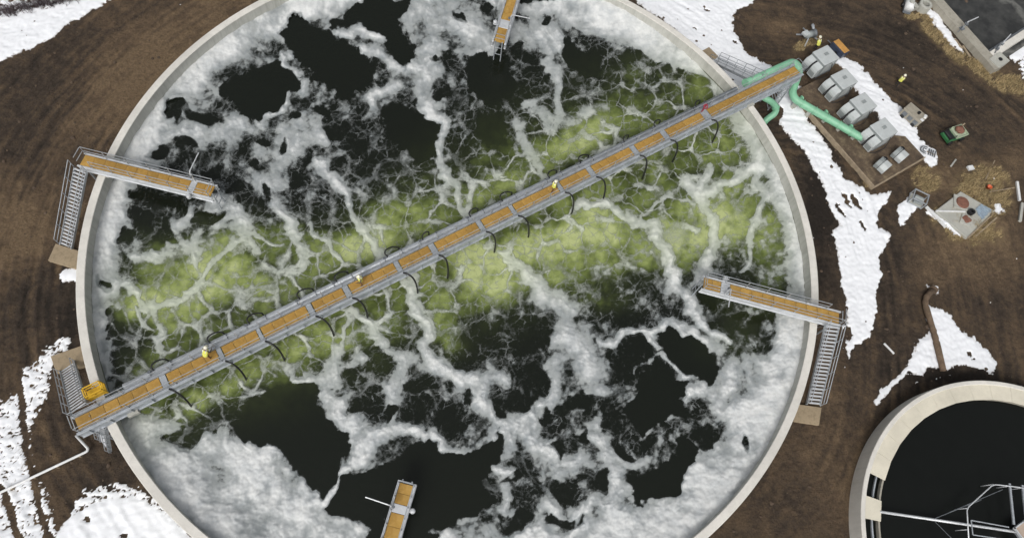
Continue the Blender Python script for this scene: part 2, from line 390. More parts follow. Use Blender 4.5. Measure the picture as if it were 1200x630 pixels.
spn = 7 * fbm(px / 12, py / 8, 4, 91) + 3.5 * perlin(px / 3.2, py / 3.2, 95) + 3 * perlin(px / 1.7, py / 1.7, 96)
ruts = np.ones_like(px)
for L in ([(22,440,4),(30,520,4),(42,580,4),(60,640,4)], [(0,570,5),(14,600,5),(26,640,5)], [(70,480,3),(50,540,3)]): ruts = np.minimum(ruts, sstep(.6, 1.3, line_d(wx, wy, L)))
sp = np.clip(sp, -40, 9) * .75 + spn - spbias - 8 * (1 - ruts)
snow = np.maximum(snow, sp)
top = poly_sd(wx, wy, SPECK[3]); snow = np.where(top > 0, np.minimum(snow, spn * .8 + 2.5 - .18 * np.minimum(top, 12)), snow)
for e in SNOWHOLE: snow = np.where(ell(wx, wy, *e) < 1, -3, snow)
# small scattered clods of snow
cl = perlin(GX * 1.1, GY * 1.1, 99) * .5 + perlin(GX * 3.1, GY * 3.1, 98)
snow = np.where((cl > 1.16), 1.5, snow)
tr = np.hypot(GX, GY); cr = np.hypot(GX - CC[0], GY - CC[1])
snow = np.where((tr < RO + .15) | (cr < CR + .25), -5, snow)
gz = 0.07 * n_med + 0.06 * st - .05 * np.clip(rut, -1, 1) + .05 * fbm(GX / .45, GY / .45, 2, 16) + 0.03 * perlin(GX * 3, GY * 3, 6) + 0.10 * n_big
mound = np.exp(-ell(px, py, 1140, 240, 60, 50, 0) ** 4); gz = gz + mound * (.28 + .30 * fbm(GX / 1.8, GY / 1.8, 4, 19))
gz = gz + .35 * np.exp(-ell(px, py, 1172, 262, 18, 14, 0) ** 2) + .4 * np.exp(-ell(px, py, 1168, 200, 20, 10, 20) ** 2)
gz = np.where((tr < RO + .6) | (cr < CR + .4), np.minimum(gz, -0.02), gz)
gz = gz - .05

def ground_mat():
    m, t, b = nodes('soil'); co = coords(t); a = attr(t, 'tone'); s = attr(t, 'straw')
    n1 = noise(t, 1.1, 8, co, 0.7); n2 = noise(t, 6, 6, co, 0.7)
    ad = t.nodes.new('ShaderNodeMath'); ad.operation = 'MULTIPLY_ADD'; t.links.new(n1, ad.inputs[0]); ad.inputs[1].default_value = 0.5; t.links.new(a, ad.inputs[2])
    c = ramp(t, ad.outputs[0], (0.30, (0.028, 0.022, 0.017)), (0.52, (0.062, 0.046, 0.033)), (0.78, (0.116, 0.081, 0.051)), (1.0, (0.180, 0.126, 0.075)))
    c = mixc(t, ramp(t, n2, (0.40, 0.0), (0.66, 0.75)), c, mixc(t, 1.0, c, (0.5, 0.5, 0.52), 'MULTIPLY'))
    sc = mixc(t, ramp(t, n2, (0.35, 0.0), (0.7, 1.0)), (0.13, 0.095, 0.045), (0.36, 0.275, 0.15))
    c = mixc(t, s, c, sc)
    t.links.new(c, b.inputs['Base Color']); b.inputs['Roughness'].default_value = 0.9; b.inputs['Specular IOR Level'].default_value = 0.25
    bump(t, b, noise(t, 3.5, 10, co, 0.78), 0.2, 1.0)
    return m
keep = np.ones((len(gy) - 1, len(gx) - 1), bool); keep &= ~((tr[:-1, :-1] < 29) & (tr[1:, 1:] < 29))
gm = grid_mesh('ground', gx, gy, gz, keep, {'tone': tone, 'straw': straw}, ground_mat())
bm = bmesh.new(); bm.from_mesh(gm)                       # the same sheet carries on to the horizon
x0, x1, y0, y1 = gx[0], gx[-1], gy[0], gy[-1]; B = 2500
tl = bm.verts.layers.float['tone']
def gv(x, y):
    v = bm.verts.new((x, y, -.05)); v[tl] = .4; return v
for q in [((-B,-B),(B,-B),(B,y0),(-B,y0)), ((-B,y1),(B,y1),(B,B),(-B,B)), ((-B,y0),(x0,y0),(x0,y1),(-B,y1)), ((x1,y0),(B,y0),(B,y1),(x1,y1))]:
    bm.faces.new([gv(*p) for p in q])
bm.to_mesh(gm); bm.free()
tag(link('ground', gm), 'muddy brown building site ground rutted by wheel tracks', kind='structure')

def snow_mat():
    m, t, b = nodes('snow'); co = coords(t); n1 = noise(t, 0.8, 6, co); n2 = noise(t, 5, 6, co)
    c = mixc(t, ramp(t, n1, (0.35, 0.0), (0.75, 1.0)), (0.86, 0.88, 0.91), (0.78, 0.80, 0.83))
    e = attr(t, 'edge'); n3 = noise(t, 3, 8, co, .75)
    ed = t.nodes.new('ShaderNodeMath'); ed.operation = 'MULTIPLY_ADD'; t.links.new(n3, ed.inputs[0]); ed.inputs[1].default_value = .9; t.links.new(e, ed.inputs[2])
    c = mixc(t, ramp(t, ed.outputs[0], (0.42, 0.7), (0.80, 0.0)), c, (0.30, 0.26, 0.22))
    c = mixc(t, ramp(t, noise(t, 1.7, 9, co, .8), (0.60, 0.0), (0.75, .55)), c, (0.38, 0.33, 0.28))
    t.links.new(c, b.inputs['Base Color']); b.inputs['Roughness'].default_value = 0.7
    b.inputs['Subsurface Weight'].default_value = 0.0
    t.links.new(ramp(t, ed.outputs[0], (0.34, 0.0), (0.56, 1.0)), b.inputs['Alpha'])
    bump(t, b, n2, 0.02, 0.5); return m
sh = sstep(-.2, 5, snow)
sz = gz + 0.012 + 0.08 * sh + .02 * sh * fbm(GX * 1.3, GY * 1.3, 3, 66)
sz = np.where(snow < 0, gz - .03, sz)
sk = (snow > 0); sk = sk[:-1, :-1] | sk[1:, :-1] | sk[:-1, 1:] | sk[1:, 1:]
tag(link('snow', grid_mesh('snow', gx, gy, sz, sk, {'edge': np.clip(snow / 5, 0, 1)}, snow_mat())), 'patches of white snow left on the brown soil', 'snow', kind='stuff')

# ------------------------------------------------------------------ water and foam in the big tank
def hole(*p): return list(p)
HOLES = [  # open dark water
 [(264,97),(290,80),(325,76),(345,93),(357,110),(332,124),(300,138),(275,131)],
 [(338,30),(362,29),(385,35),(390,50),(420,57),(424,72),(442,92),(432,108),(410,112),(398,102),(370,92),(350,76),(328,60),(325,44)],
 [(428,-5),(492,-5),(475,12),(468,30),(472,50),(480,66),(468,76),(455,64),(445,43),(420,32),(387,33),(400,22),(425,12)],
 [(440,138),(468,122),(498,128),(514,150),(513,178),(497,184),(472,172),(450,160)],
 [(545,75),(560,52),(590,58),(604,90),(600,118),(575,120),(556,100)],
 [(560,125),(590,130),(592,165),(570,172),(550,150)],
 [(658,50),(680,47),(705,56),(706,70),(704,85),(688,86),(670,80),(662,66)],
 [(610,-6),(655,-6),(655,6),(640,9),(618,7)],
 [(303,458),(322,448),(355,447),(372,453),(372,475),(386,490),(400,500),(411,520),(404,540),(408,556),(394,567),(378,577),(364,575),(350,553),(335,545),(325,527),(305,517),(282,514),(280,500),(290,478)],
 [(383,588),(405,563),(420,556),(450,547),(480,522),(508,519),(535,535),(562,520),(585,500),(588,520),(580,540),(574,565),(577,585),(565,595),(540,602),(520,622),(510,640),(432,640),(420,615),(400,605)],
 [(768,395),(790,388),(808,390),(825,405),(836,425),(832,446),(812,443),(790,430),(775,420)],
 [(737,455),(760,440),(800,448),(806,470),(812,490),(790,492),(760,499),(735,490)],
 [(740,556),(760,540),(790,540),(800,520),(816,530),(816,550),(796,570),(770,579),(758,595),(745,580)],
]
EH = [(165,225,18,9,10),(168,263,15,16,20),(200,243,17,7,15),(188,282,10,8,0),(140,280,9,10,0),(213,130,17,9,-10),(238,137,12,9,0),(183,178,13,8,-20),(215,170,10,8,0),(200,278,20,12,0),(246,250,16,10,10),(256,200,14,8,-20),(278,222,10,9,0),(325,165,7,6,-25),(363,185,6,5,-40),(351,207,10,11,0),(318,225,6,7,0),(302,200,5,6,0),
 (609,68,8,8,0),(627,73,10,7,0),(629,86,10,6,0),(635,97,6,4,0),(603,118,15,13,0),(672,100,14,9,0),(671,118,11,8,0),(735,72,24,9,0),(773,86,14,9,0),(814,104,22,17,30),(745,112,20,9,10),(775,128,11,7,20),
 (707,350,15,18,-10),(742,366,20,13,10),(740,421,27,28,0),(768,442,22,16,30),(622,392,24,20,0),(624,440,21,22,0),(612,472,18,14,0),(826,512,11,18,10),(712,492,14,18,0),(665,570,20,11,0),(713,570,8,15,-10),(660,606,20,7,-15),(612,616,20,14,0),(649,528,7,10,0),(683,520,5,9,0),(604,557,9,9,0),(680,473,24,10,-10),(763,511,12,9,0),(728,523,10,8,0),(868,508,4,9,20),
 (449,486,9,8,0),(420,470,22,9,0),(483,487,18,17,0),(523,495,18,19,0),(548,461,8,6,0),(452,414,17,11,0),(414,430,15,11,0),(450,432,13,7,0),(488,455,15,10,0),(125,335,7,11,0),(131,372,6,12,0),(150,392,18,14,0),(150,418,22,18,0),(175,440,20,12,-20),(565,400,22,20,0),(590,375,15,12,0),(548,430,14,12,0),(220,505,28,12,-20),(262,490,25,14,-20),(590,480,12,10,0),(640,480,14,9,0),(180,235,14,8,0),(835,345,14,12,0),(860,380,16,14,30),(890,385,9,12,20),
 (395,150,16,10,0),(420,170,18,10,0),(430,195,16,12,0),(300,165,7,6,0),(285,180,6,5,0),(345,140,7,5,30),(372,130,9,6,0),(545,190,12,14,0),(575,195,14,10,0),(470,200,20,10,0),(525,108,10,9,0),(540,20,9,5,0),(505,70,5,4,0),(575,10,8,6,0),(640,30,6,4,0)]
RIB = [  # (points with half width, strength)
 ([(506,120,8),(515,160,7),(520,185,6),(530,210,6),(540,240,5),(547,262,5)],1.0), ([(500,60,17),(496,92,15),(506,122,11)],.75), ([(390,42,5),(420,40,5),(446,46,7)],.9), ([(420,60,7),(455,72,7),(492,79,7)],.9),
 ([(438,122,6),(465,104,7)],.85), ([(322,70,4),(345,92,5),(362,110,7)],.8), ([(298,142,6),(345,117,4)],.8), ([(378,190,8),(395,220,7),(410,238,5),(425,265,5),(440,290,4),(450,310,3)],.95),
 ([(328,235,8),(345,280,6),(358,312,5)],.85), ([(360,262,3),(370,285,3),(402,303,3)],.7), ([(120,345,7),(142,338,6),(165,362,5),(185,352,6),(215,345,4),(235,320,4),(252,308,4)],.85), ([(186,352,6),(192,385,5),(184,412,4)],.8), ([(160,370,3),(180,378,4)],.7),
 ([(250,310,5),(270,295,4),(300,280,4),(330,285,3)],.7), ([(270,250,10),(290,270,9),(300,300,5)],.7), ([(235,320,3),(225,300,4),(240,270,6)],.6),
 ([(398,362,3),(430,374,5),(445,395,5),(465,411,6),(486,426,11)],.95), ([(483,328,6),(490,350,9),(492,382,8),(500,408,8),(512,422,12),(532,442,14)],1.0), ([(404,372,3),(406,408,4),(394,430,9)],.8), ([(340,447,5),(372,436,10),(402,430,11),(428,424,8)],.85),
 ([(484,428,11),(470,450,11),(456,474,9)],.8), ([(378,452,12),(395,482,12),(422,508,16),(452,502,11),(480,511,6),(505,518,6),(532,530,8)],.95), ([(430,505,16),(424,535,9),(412,556,4)],1.0), ([(410,556,3),(392,573,3),(370,588,4)],.75),
 ([(532,442,14),(560,455,12),(590,440,10)],.75), ([(560,455,10),(575,480,8),(592,500,7),(600,520,10)],.75), ([(590,290,4),(600,302,6),(616,322,7),(636,346,10),(660,362,17)],.95), ([(660,362,18),(668,395,18),(688,425,15),(705,452,12)],.8), ([(655,430,12),(640,470,12),(620,500,14),(640,540,15)],.8),
 ([(672,238,5),(700,246,5),(732,243,6),(746,256,7),(760,276,7),(775,300,7),(787,318,6),(802,332,9)],1.0), ([(830,190,5),(828,240,8),(828,300,7),(824,328,6)],1.0), ([(806,214,5),(828,226,9),(850,210,6),(872,199,6),(892,206,7)],.9), ([(800,335,9),(812,352,8),(816,368,7),(832,380,5),(845,395,4)],.9), ([(706,395,4),(740,386,5),(758,392,5),(768,418,3)],.85), ([(758,392,4),(790,380,5),(815,388,6),(838,412,7)],.8), ([(738,440,4),(760,428,4),(775,424,3),(800,440,3)],.7),
 ([(600,42,14),(640,48,16),(655,66,10)],.75), ([(642,78,8),(655,100,9),(658,122,9)],.8), ([(620,130,12),(660,140,12),(700,130,8)],.55), ([(510,20,26),(550,36,22),(572,50,14)],.72), ([(330,175,26),(350,150,18),(380,160,12)],.62), ([(310,220,12),(330,205,12)],.7), ([(610,150,10),(620,190,7),(640,210,4)],.7), ([(700,480,9),(690,510,8),(715,540,9),(745,530,8)],.6), ([(720,545,10),(735,580,10),(720,610,14)],.7), ([(640,545,13),(690,545,8)],.65), ([(640,595,9),(700,590,10)],.7), ([(885,215,6),(888,250,5),(882,290,4),(872,310,3)],.75), ([(735,255,2),(770,240,3),(815,235,3)],.6), ([(790,270,3),(815,262,3)],.5), ([(210,160,14),(250,160,12),(280,150,12)],.75), ([(255,230,12),(260,260,10)],.65), ([(225,245,6),(215,270,8),(235,290,8)],.75), ([(160,300,7),(200,285,6),(222,280,6)],.8), ([(575,505,8),(605,500,12)],.7), ([(860,430,16),(850,470,16),(870,480,14)],.7), ([(800,470,6),(815,455,9),(835,455,12)],.75), ([(590,590,8),(600,560,7),(585,540,6)],.7), ([(380,60,3),(330,66,4)],.5)]
GREEN = [(468,262,44,28,1.0,0),(420,292,34,22,.75,-20),(575,328,34,30,1.0,-20),(545,296,30,20,.9,0),(640,282,70,22,1.0,-12),(560,240,22,14,.6,0),(596,216,26,16,.9,0),(700,265,40,26,.8,0),(850,225,46,30,.75,-30),(855,270,36,26,.8,0),(905,285,26,46,.65,0),(800,290,36,26,.7,0),(790,255,40,20,.6,0),(200,320,55,35,.7,-10),(270,318,52,30,.75,-20),(160,355,30,18,.65,0),(325,352,40,28,.65,-25),(210,375,42,30,.62,-20),(350,405,45,24,.55,-20),(300,425,40,22,.5,-25),(215,478,40,18,.5,-25),(250,460,40,16,.5,-25),(440,385,40,20,.55,-25),(385,395,26,20,.5,0),(515,360,26,36,.6,0),(530,400,20,20,.3,0),(660,318,70,22,.6,-10),(740,300,40,20,.5,0),(725,140,55,24,.5,-20),(680,165,50,24,.55,-20),(790,125,40,22,.3,-20),(760,200,60,22,.5,-25),(845,165,36,18,.55,-25),(640,180,40,20,.5,-20),(540,225,50,20,.3,-20),(370,300,40,26,.5,-20),(880,350,40,20,.3,0),(700,350,40,14,.3,0),(860,400,30,20,.2,0),(330,270,40,16,.3,0),(270,280,40,20,.35,0)]
RIMW = [(110,250,2.3),(95,290,1.9),(91,330,1.1),(93,375,1.3),(100,410,.7),(112,450,.3),(125,490,.5),(137,518,3.2),(163,560,5.4),(190,594,6.8),(227,630,7.6),(849,612,4.4),(883,570,3.9),(918,515,3.3),(946,440,2.9),(955,385,2.3),(957,330,1.1),(955,290,1.0),(940,235,.9),(917,180,1.6),(893,140,1.5),(868,108,.5),(845,82,.7),(824,61,1.6),(798,40,2.8),(762,18,3.7),(738,3,4.2),(305,0,3.0),(270,21,2.6),(230,52,2.4),(197,80,2.2),(165,120,1.9),(135,170,2.2),(118,210,1.6)]
def cells(X, Y):              # rounded boils with foam lines between them
    cx = X + 9 * fbm(X / 40, Y / 40, 2, 171) + 3.2 * fbm(X / 13, Y / 13, 2, 173); cy = Y + 9 * fbm(X / 40, Y / 40, 2, 181) + 3.2 * fbm(X / 13, Y / 13, 2, 183)
    return worley(cx / 30, cy / 26, 1)
def water_fields(GX, GY):
    X, Y = PX(GX, GY, ZW)
    wx = X + 6 * fbm(X / 42, Y / 42, 3, 101) + 2.8 * fbm(X / 13, Y / 13, 3, 111); wy = Y + 6 * fbm(X / 42, Y / 42, 3, 121) + 2.8 * fbm(X / 13, Y / 13, 3, 131)
    g = 0
    for c in GREEN: g = g + c[4] * np.exp(-(ell(wx, wy, c[0], c[1], c[2], c[3], c[5]) ** 2) * .85)
    b_ = np.abs((Y - 290) * .9018 + (X - 510) * .432 - 6)
    g = np.maximum(g * .92, .50 * np.exp(-(b_ / (62 + 30 * sstep(250, 560, X))) ** 2.6) * (1 + .5 * fbm(X / 50, Y / 50, 2, 441)) * sstep(118, 175, X))
    g = np.clip(g, 0, 1.1)
    return X, Y, wx, wy, g
FS = 0.066
fx = np.arange(-31.1, 31.12, FS); fy = np.arange(-31.1, 31.12, FS)
fy = fy[(fy > -29.6) & (fy < 31.2)]
FX, FY = np.meshgrid(fx, fy); X, Y, wx, wy, grn = water_fields(FX, FY)
fr = np.hypot(FX, FY); th = np.arctan2(FY, FX)
# foam that gathers along the wall
ang = []
for a, b, w in RIMW:
    p = W(a, b, HW); ang.append((math.atan2(p.y, p.x), w))
ang.sort(); aa = np.array([a for a, _ in ang]); ww = np.array([w for _, w in ang])
rw = np.interp(th, np.r_[aa - 2 * math.pi, aa, aa + 2 * math.pi], np.r_[ww, ww, ww])
dr = RI - fr
def swirl(x, y, steps, seed):             # stir coordinates with a few curling eddies
    e = .12
    for i, (sc, am) in enumerate(steps):
        u, v = x / sc, y / sc
        dx = (perlin(u, v + e, seed + i) - perlin(u, v - e, seed + i)) / (2 * e); dy = -(perlin(u + e, v, seed + i) - perlin(u - e, v, seed + i)) / (2 * e)
        x = x + am * dx; y = y + am * dy
    return x, y
ax_, ay_ = swirl(X, Y, ((70, 5.0), (30, 2.4), (12, .9)), 500)
ax_ = ax_ + 1.6 * fbm(X / 5, Y / 5, 3, 508); ay_ = ay_ + 1.6 * fbm(X / 5, Y / 5, 3, 509)
bx_, by_ = swirl(X, Y, ((90, 10), (40, 4.0), (17, 1.5), (8, .6)), 520)
vx = X + 2.2 * fbm(X / 9, Y / 9, 2, 505); vy = Y + 2.2 * fbm(X / 9, Y / 9, 2, 506)
lump = .45 * (1 - worley(vx / 17, vy / 17, 5)[0]) + .33 * (1 - worley(vx / 9, vy / 9, 6)[0]) + .22 * (1 - worley(vx / 4.8, vy / 4.8, 7)[0])      # froth heads of three sizes
hol = np.zeros_like(X); big = np.zeros_like(X)
for p in HOLES: big = np.maximum(big, sstep(-3.0, 2.5, poly_sd(ax_, ay_, p, 14) - 7 * (lump - .5)))
for e in EH: hol = np.maximum(hol, sstep(1.25, .75, ell(ax_, ay_, *e)))
hol = np.maximum(hol, big)
rimG = sstep(1.1, -1.3, dr - rw + (.30 + .20 * np.minimum(rw, 5)) * 1.6 * fbm(bx_ / 34, by_ / 34, 4, 141))
rib = np.zeros_like(X)
for pts, s in RIB:
    d = line_d(ax_, ay_, pts); rib = np.maximum(rib, s * np.exp(-(d * 1.02) ** 2.4))
bd = np.abs((Y - 290) * .9018 + (X - 510) * .432)      # distance from the bridge line
act = np.exp(-(bd / 115) ** 2)
f20 = fbm(bx_ / 30, by_ / 30, 3, 251, .55); f6 = fbm(bx_ / 8, by_ / 8, 4, 256, .6); fx_ = fbm(X / 9, Y / 9, 4, 258, .6)
streaks = fbm(ax_ / 3.2, ay_ / 9, 3, 262)
outer = sstep(90, 190, bd)
dens = -.13 + .05 * outer - .20 * act + 1.25 * rib + 1.60 * rimG * np.clip(.70 + .85 * fbm(X / 46, Y / 46, 4, 151) + .25 * sstep(3.0, .5, dr), .3, 1.1) - 1.15 * hol * (1 - .5 * rib) - .5 * big * (1 - .8 * rib) + .66 * f20 + .10 * f6 + .10 * fx_ + (1.15 - .50 * act - .35 * rimG) * (lump - .5) + .16 * act * fbm(X / 40, Y / 40, 3, 266)
T = sstep(-.15, .72, dens)
f1, f2, f3 = cells(X, Y); m1 = sstep(-.30, .45, fbm(X / 36, Y / 36, 3, 191)); m2 = sstep(-.30, .40, fbm(X / 15, Y / 15, 3, 241))
wv = 1 + .5 * fbm(X / 9, Y / 9, 2, 193)
lw = 1.25 - .55 * sstep(420, 640, X)
web1 = np.maximum(sstep((.055 + .15 * m1 * lw) * wv, .01, f2 - f1) * (.50 + .40 * m1), (.55 + .4 * m1) * sstep(.36 * wv, .12, f3 - f1))
ux = X + 4.5 * fbm(X / 17, Y / 17, 3, 243); uy = Y + 4.5 * fbm(X / 17, Y / 17, 3, 244)
h1, h2, h3 = worley(ux / 13, uy / 11, 2); k1, k2, k3 = worley((ux + 2 * fbm(X / 7, Y / 7, 2, 245)) / 6, (uy + 2 * fbm(X / 7, Y / 7, 2, 248)) / 6, 3)
web2 = np.maximum(np.maximum(sstep(.17 * wv, .0, h2 - h1) * (.40 + .60 * m2), .7 * m2 * sstep(.25, .05, h3 - h1)), .55 * sstep(.22, .0, k2 - k1) * sstep(-.25, .40, fbm(X / 24, Y / 24, 3, 246)))
def ridge(sc, seed, k=3.2): return np.clip(1 - np.abs(perlin(bx_ / sc, by_ / sc, seed)) * k, 0, 1) ** 1.6
m3 = sstep(-.3, .4, fbm(X / 26, Y / 26, 3, 247)); m4 = sstep(-.2, .4, fbm(X / 12, Y / 12, 3, 249))
rid = np.maximum(ridge(26, 223) * (.4 + .6 * m3), np.maximum(.8 * ridge(12, 224) * m4, .6 * ridge(5.5, 225, 2.8) * m2))
web = np.maximum(np.maximum(web1 * (.14 + .92 * act), web2 * (.40 + .26 * act)), rid * (.34 - .18 * act + .06 * outer))
deep = sstep(.55, 1.0, hol)
T = 1 - (1 - T) * (1 - .90 * web * (1 - np.maximum(.62 * deep * (1 - .45 * act), .96 * big)))
T = T * (.72 + .40 * sstep(-.5, .35, fbm(X / 4, Y / 4, 3, 263, .6) + .8 * (lump - .5)))
T = np.clip(T, 0, 1)
thick = np.clip(sstep(.15, 1.55, dens + .15 * fx_), 0, 1)
thick = np.maximum(thick, .80 * web1 * act)
puff = np.clip(1.5 * lump - .1, 0, 1.2); puff2 = 1 - np.abs(perlin(X / 3.5, Y / 3.5, 305))
fz = ZW + .012 + .015 * T + .15 * thick ** 1.2 * (.15 + .85 * puff) * sstep(.25, .8, T)
fz = fz + .85 * rimG * np.clip(rw / 6, 0, 1.1) * sstep(3.2, 0., dr) * (.75 + .35 * fbm(X / 30, Y / 30, 2, 311))
fk = (T > .07) & (fr < RI + .12); fk = (fk[:-1, :-1] | fk[1:, 1:] | fk[1:, :-1] | fk[:-1, 1:]) & (fr[:-1, :-1] < RI + .15)
def foam_mat():
    m, t, b = nodes('foam'); co = coords(t); a = attr(t, 'cover'); k = attr(t, 'thick'); g = attr(t, 'green')
    n1 = noise(t, 1.0, 8, co, .65); n2 = noise(t, 7, 8, co, .7)
    c = ramp(t, k, (0.0, (0.31, 0.33, 0.325)), (0.45, (0.42, 0.44, 0.44)), (1.0, (0.72, 0.73, 0.72)))
    c = mixc(t, ramp(t, n1, (0.32, 0.8), (0.62, 0.0)), c, mixc(t, 1.0, c, (0.62, 0.65, 0.68), 'MULTIPLY'))
    c = mixc(t, ramp(t, n2, (0.3, 0.3), (0.65, 0.0)), c, mixc(t, 1.0, c, (0.75, 0.77, 0.77), 'MULTIPLY'))
    gg = t.nodes.new('ShaderNodeMath'); gg.operation = 'MULTIPLY'; t.links.new(g, gg.inputs[0]); gg.inputs[1].default_value = .5
    c = mixc(t, gg.outputs[0], c, (0.56, 0.62, 0.40))
    t.links.new(c, b.inputs['Base Color']); b.inputs['Roughness'].default_value = .8; b.inputs['Specular IOR Level'].default_value = .2
    al = t.nodes.new('ShaderNodeMath'); al.operation = 'MULTIPLY_ADD'; t.links.new(n2, al.inputs[0]); al.inputs[1].default_value = .5; al.inputs[2].default_value = -.25
    s = t.nodes.new('ShaderNodeMath'); s.operation = 'ADD'; t.links.new(al.outputs[0], s.inputs[0]); t.links.new(a, s.inputs[1])
    t.links.new(ramp(t, s.outputs[0], (0.10, 0.0), (0.72, 1.0)), b.inputs['Alpha'])
    bump(t, b, n2, .008, .4); return m
foam = link('foam', grid_mesh('foam', fx, fy, fz, fk, {'cover': T, 'thick': thick, 'green': grn}, foam_mat()))
tag(foam, 'grey white foam streaked and webbed over the round tank water', 'foam', kind='stuff')

WS = 0.16
qx = np.arange(-31.2, 31.25, WS); qy = qx[qx > -29.7]; QX, QY = np.meshgrid(qx, qy); X, Y, wx, wy, gr = water_fields(QX, QY); qr = np.hypot(QX, QY)
tur = fbm(X / 10, Y / 10, 4, 401); tur2 = fbm(X / 24, Y / 24, 3, 411)
c1_, c2_, c3_ = cells(X, Y)
gr = np.clip(gr * (1.0 - .55 * c1_ ** 1.5 + .30 * tur2 + .40 * tur) * (.98 + .40 * fbm(X / 45, Y / 45, 3, 431)), 0, 1)
boil = sum(np.exp(-ell(X, Y, c[0], c[1], c[2] * .9, c[3] * .9, c[5]) ** 2) * c[4] for c in GREEN[:12])
qz = ZW + .05 * gr * tur + .03 * fbm(X / 5, Y / 5, 3, 421) * (.15 + gr) + .10 * np.clip(boil, 0, 1) - .02
qz = np.minimum(qz, ZW + .0)
qk = (qr < RI + .3); qk = qk[:-1, :-1] & qk[1:, 1:]
def water_mat():
    m, t, b = nodes('aerated_water'); co = coords(t); g = attr(t, 'green')
    n = noise(t, 2.2, 8, co, .7); n2 = noise(t, 0.7, 5, co, .6)
    ad = t.nodes.new('ShaderNodeMath'); ad.operation = 'MULTIPLY_ADD'; t.links.new(n, ad.inputs[0]); ad.inputs[1].default_value = .5; ad.inputs[2].default_value = -.25
    gm_ = t.nodes.new('ShaderNodeMath'); gm_.operation = 'MULTIPLY'; t.links.new(ad.outputs[0], gm_.inputs[0])
    g2 = t.nodes.new('ShaderNodeMath'); g2.operation = 'MULTIPLY'; t.links.new(g, g2.inputs[0]); g2.inputs[1].default_value = 1.6
    t.links.new(g2.outputs[0], gm_.inputs[1])
    s = t.nodes.new('ShaderNodeMath'); s.operation = 'ADD'; t.links.new(g, s.inputs[0]); t.links.new(gm_.outputs[0], s.inputs[1])
    c = ramp(t, s.outputs[0], (0.0, (0.0085, 0.0105, 0.0075)), (0.20, (0.024, 0.031, 0.012)), (0.42, (0.100, 0.130, 0.034)), (0.68, (0.235, 0.285, 0.090)), (1.0, (0.42, 0.47, 0.21)))
    t.links.new(c, b.inputs['Base Color']); b.inputs['IOR'].default_value = 1.33
    t.links.new(ramp(t, g, (0.0, 0.12), (0.5, 0.5)), b.inputs['Roughness'])
    bump(t, b, n, .05, .35); return m
tag(link('water', grid_mesh('water', qx, qy, qz, qk, {'green': gr}, water_mat())), 'dark water with a boiling yellow green band under the long bridge', kind='structure')

# ------------------------------------------------------------------ the big tank
tank = thing('aeration_tank', 'very large round concrete tank of foaming green water', 'tank')
MB().lathe([(RI, .0), (RO - .05, .0), (RO - .05, HW - .3), (RO, HW - .3), (RO, HW - .04), (RO - .04, HW), (RI + .04, HW), (RI, HW - .04)][::-1], n=240, close=True).build('wall', conc_wall, tank, True)
for p in tank.children[0].data.polygons: p.use_smooth = False
cop = MB().lathe([(RI - .03, HW - .02), (RI - .03, HW + .05), (RI + .0, HW + .08), (RO - .0, HW + .08), (RO + .05, HW + .05), (RO + .05, HW - .02)][::-1], n=240, close=True).build('coping', conc_rim, tank)
MB().lathe([(RI + .1, HW - 1.6), (RI - .012, HW - 1.6), (RI - .012, HW - 1.18), (RI + .01, HW - 1.16)], n=200).build('waterline_ledge', conc_algae, tank)

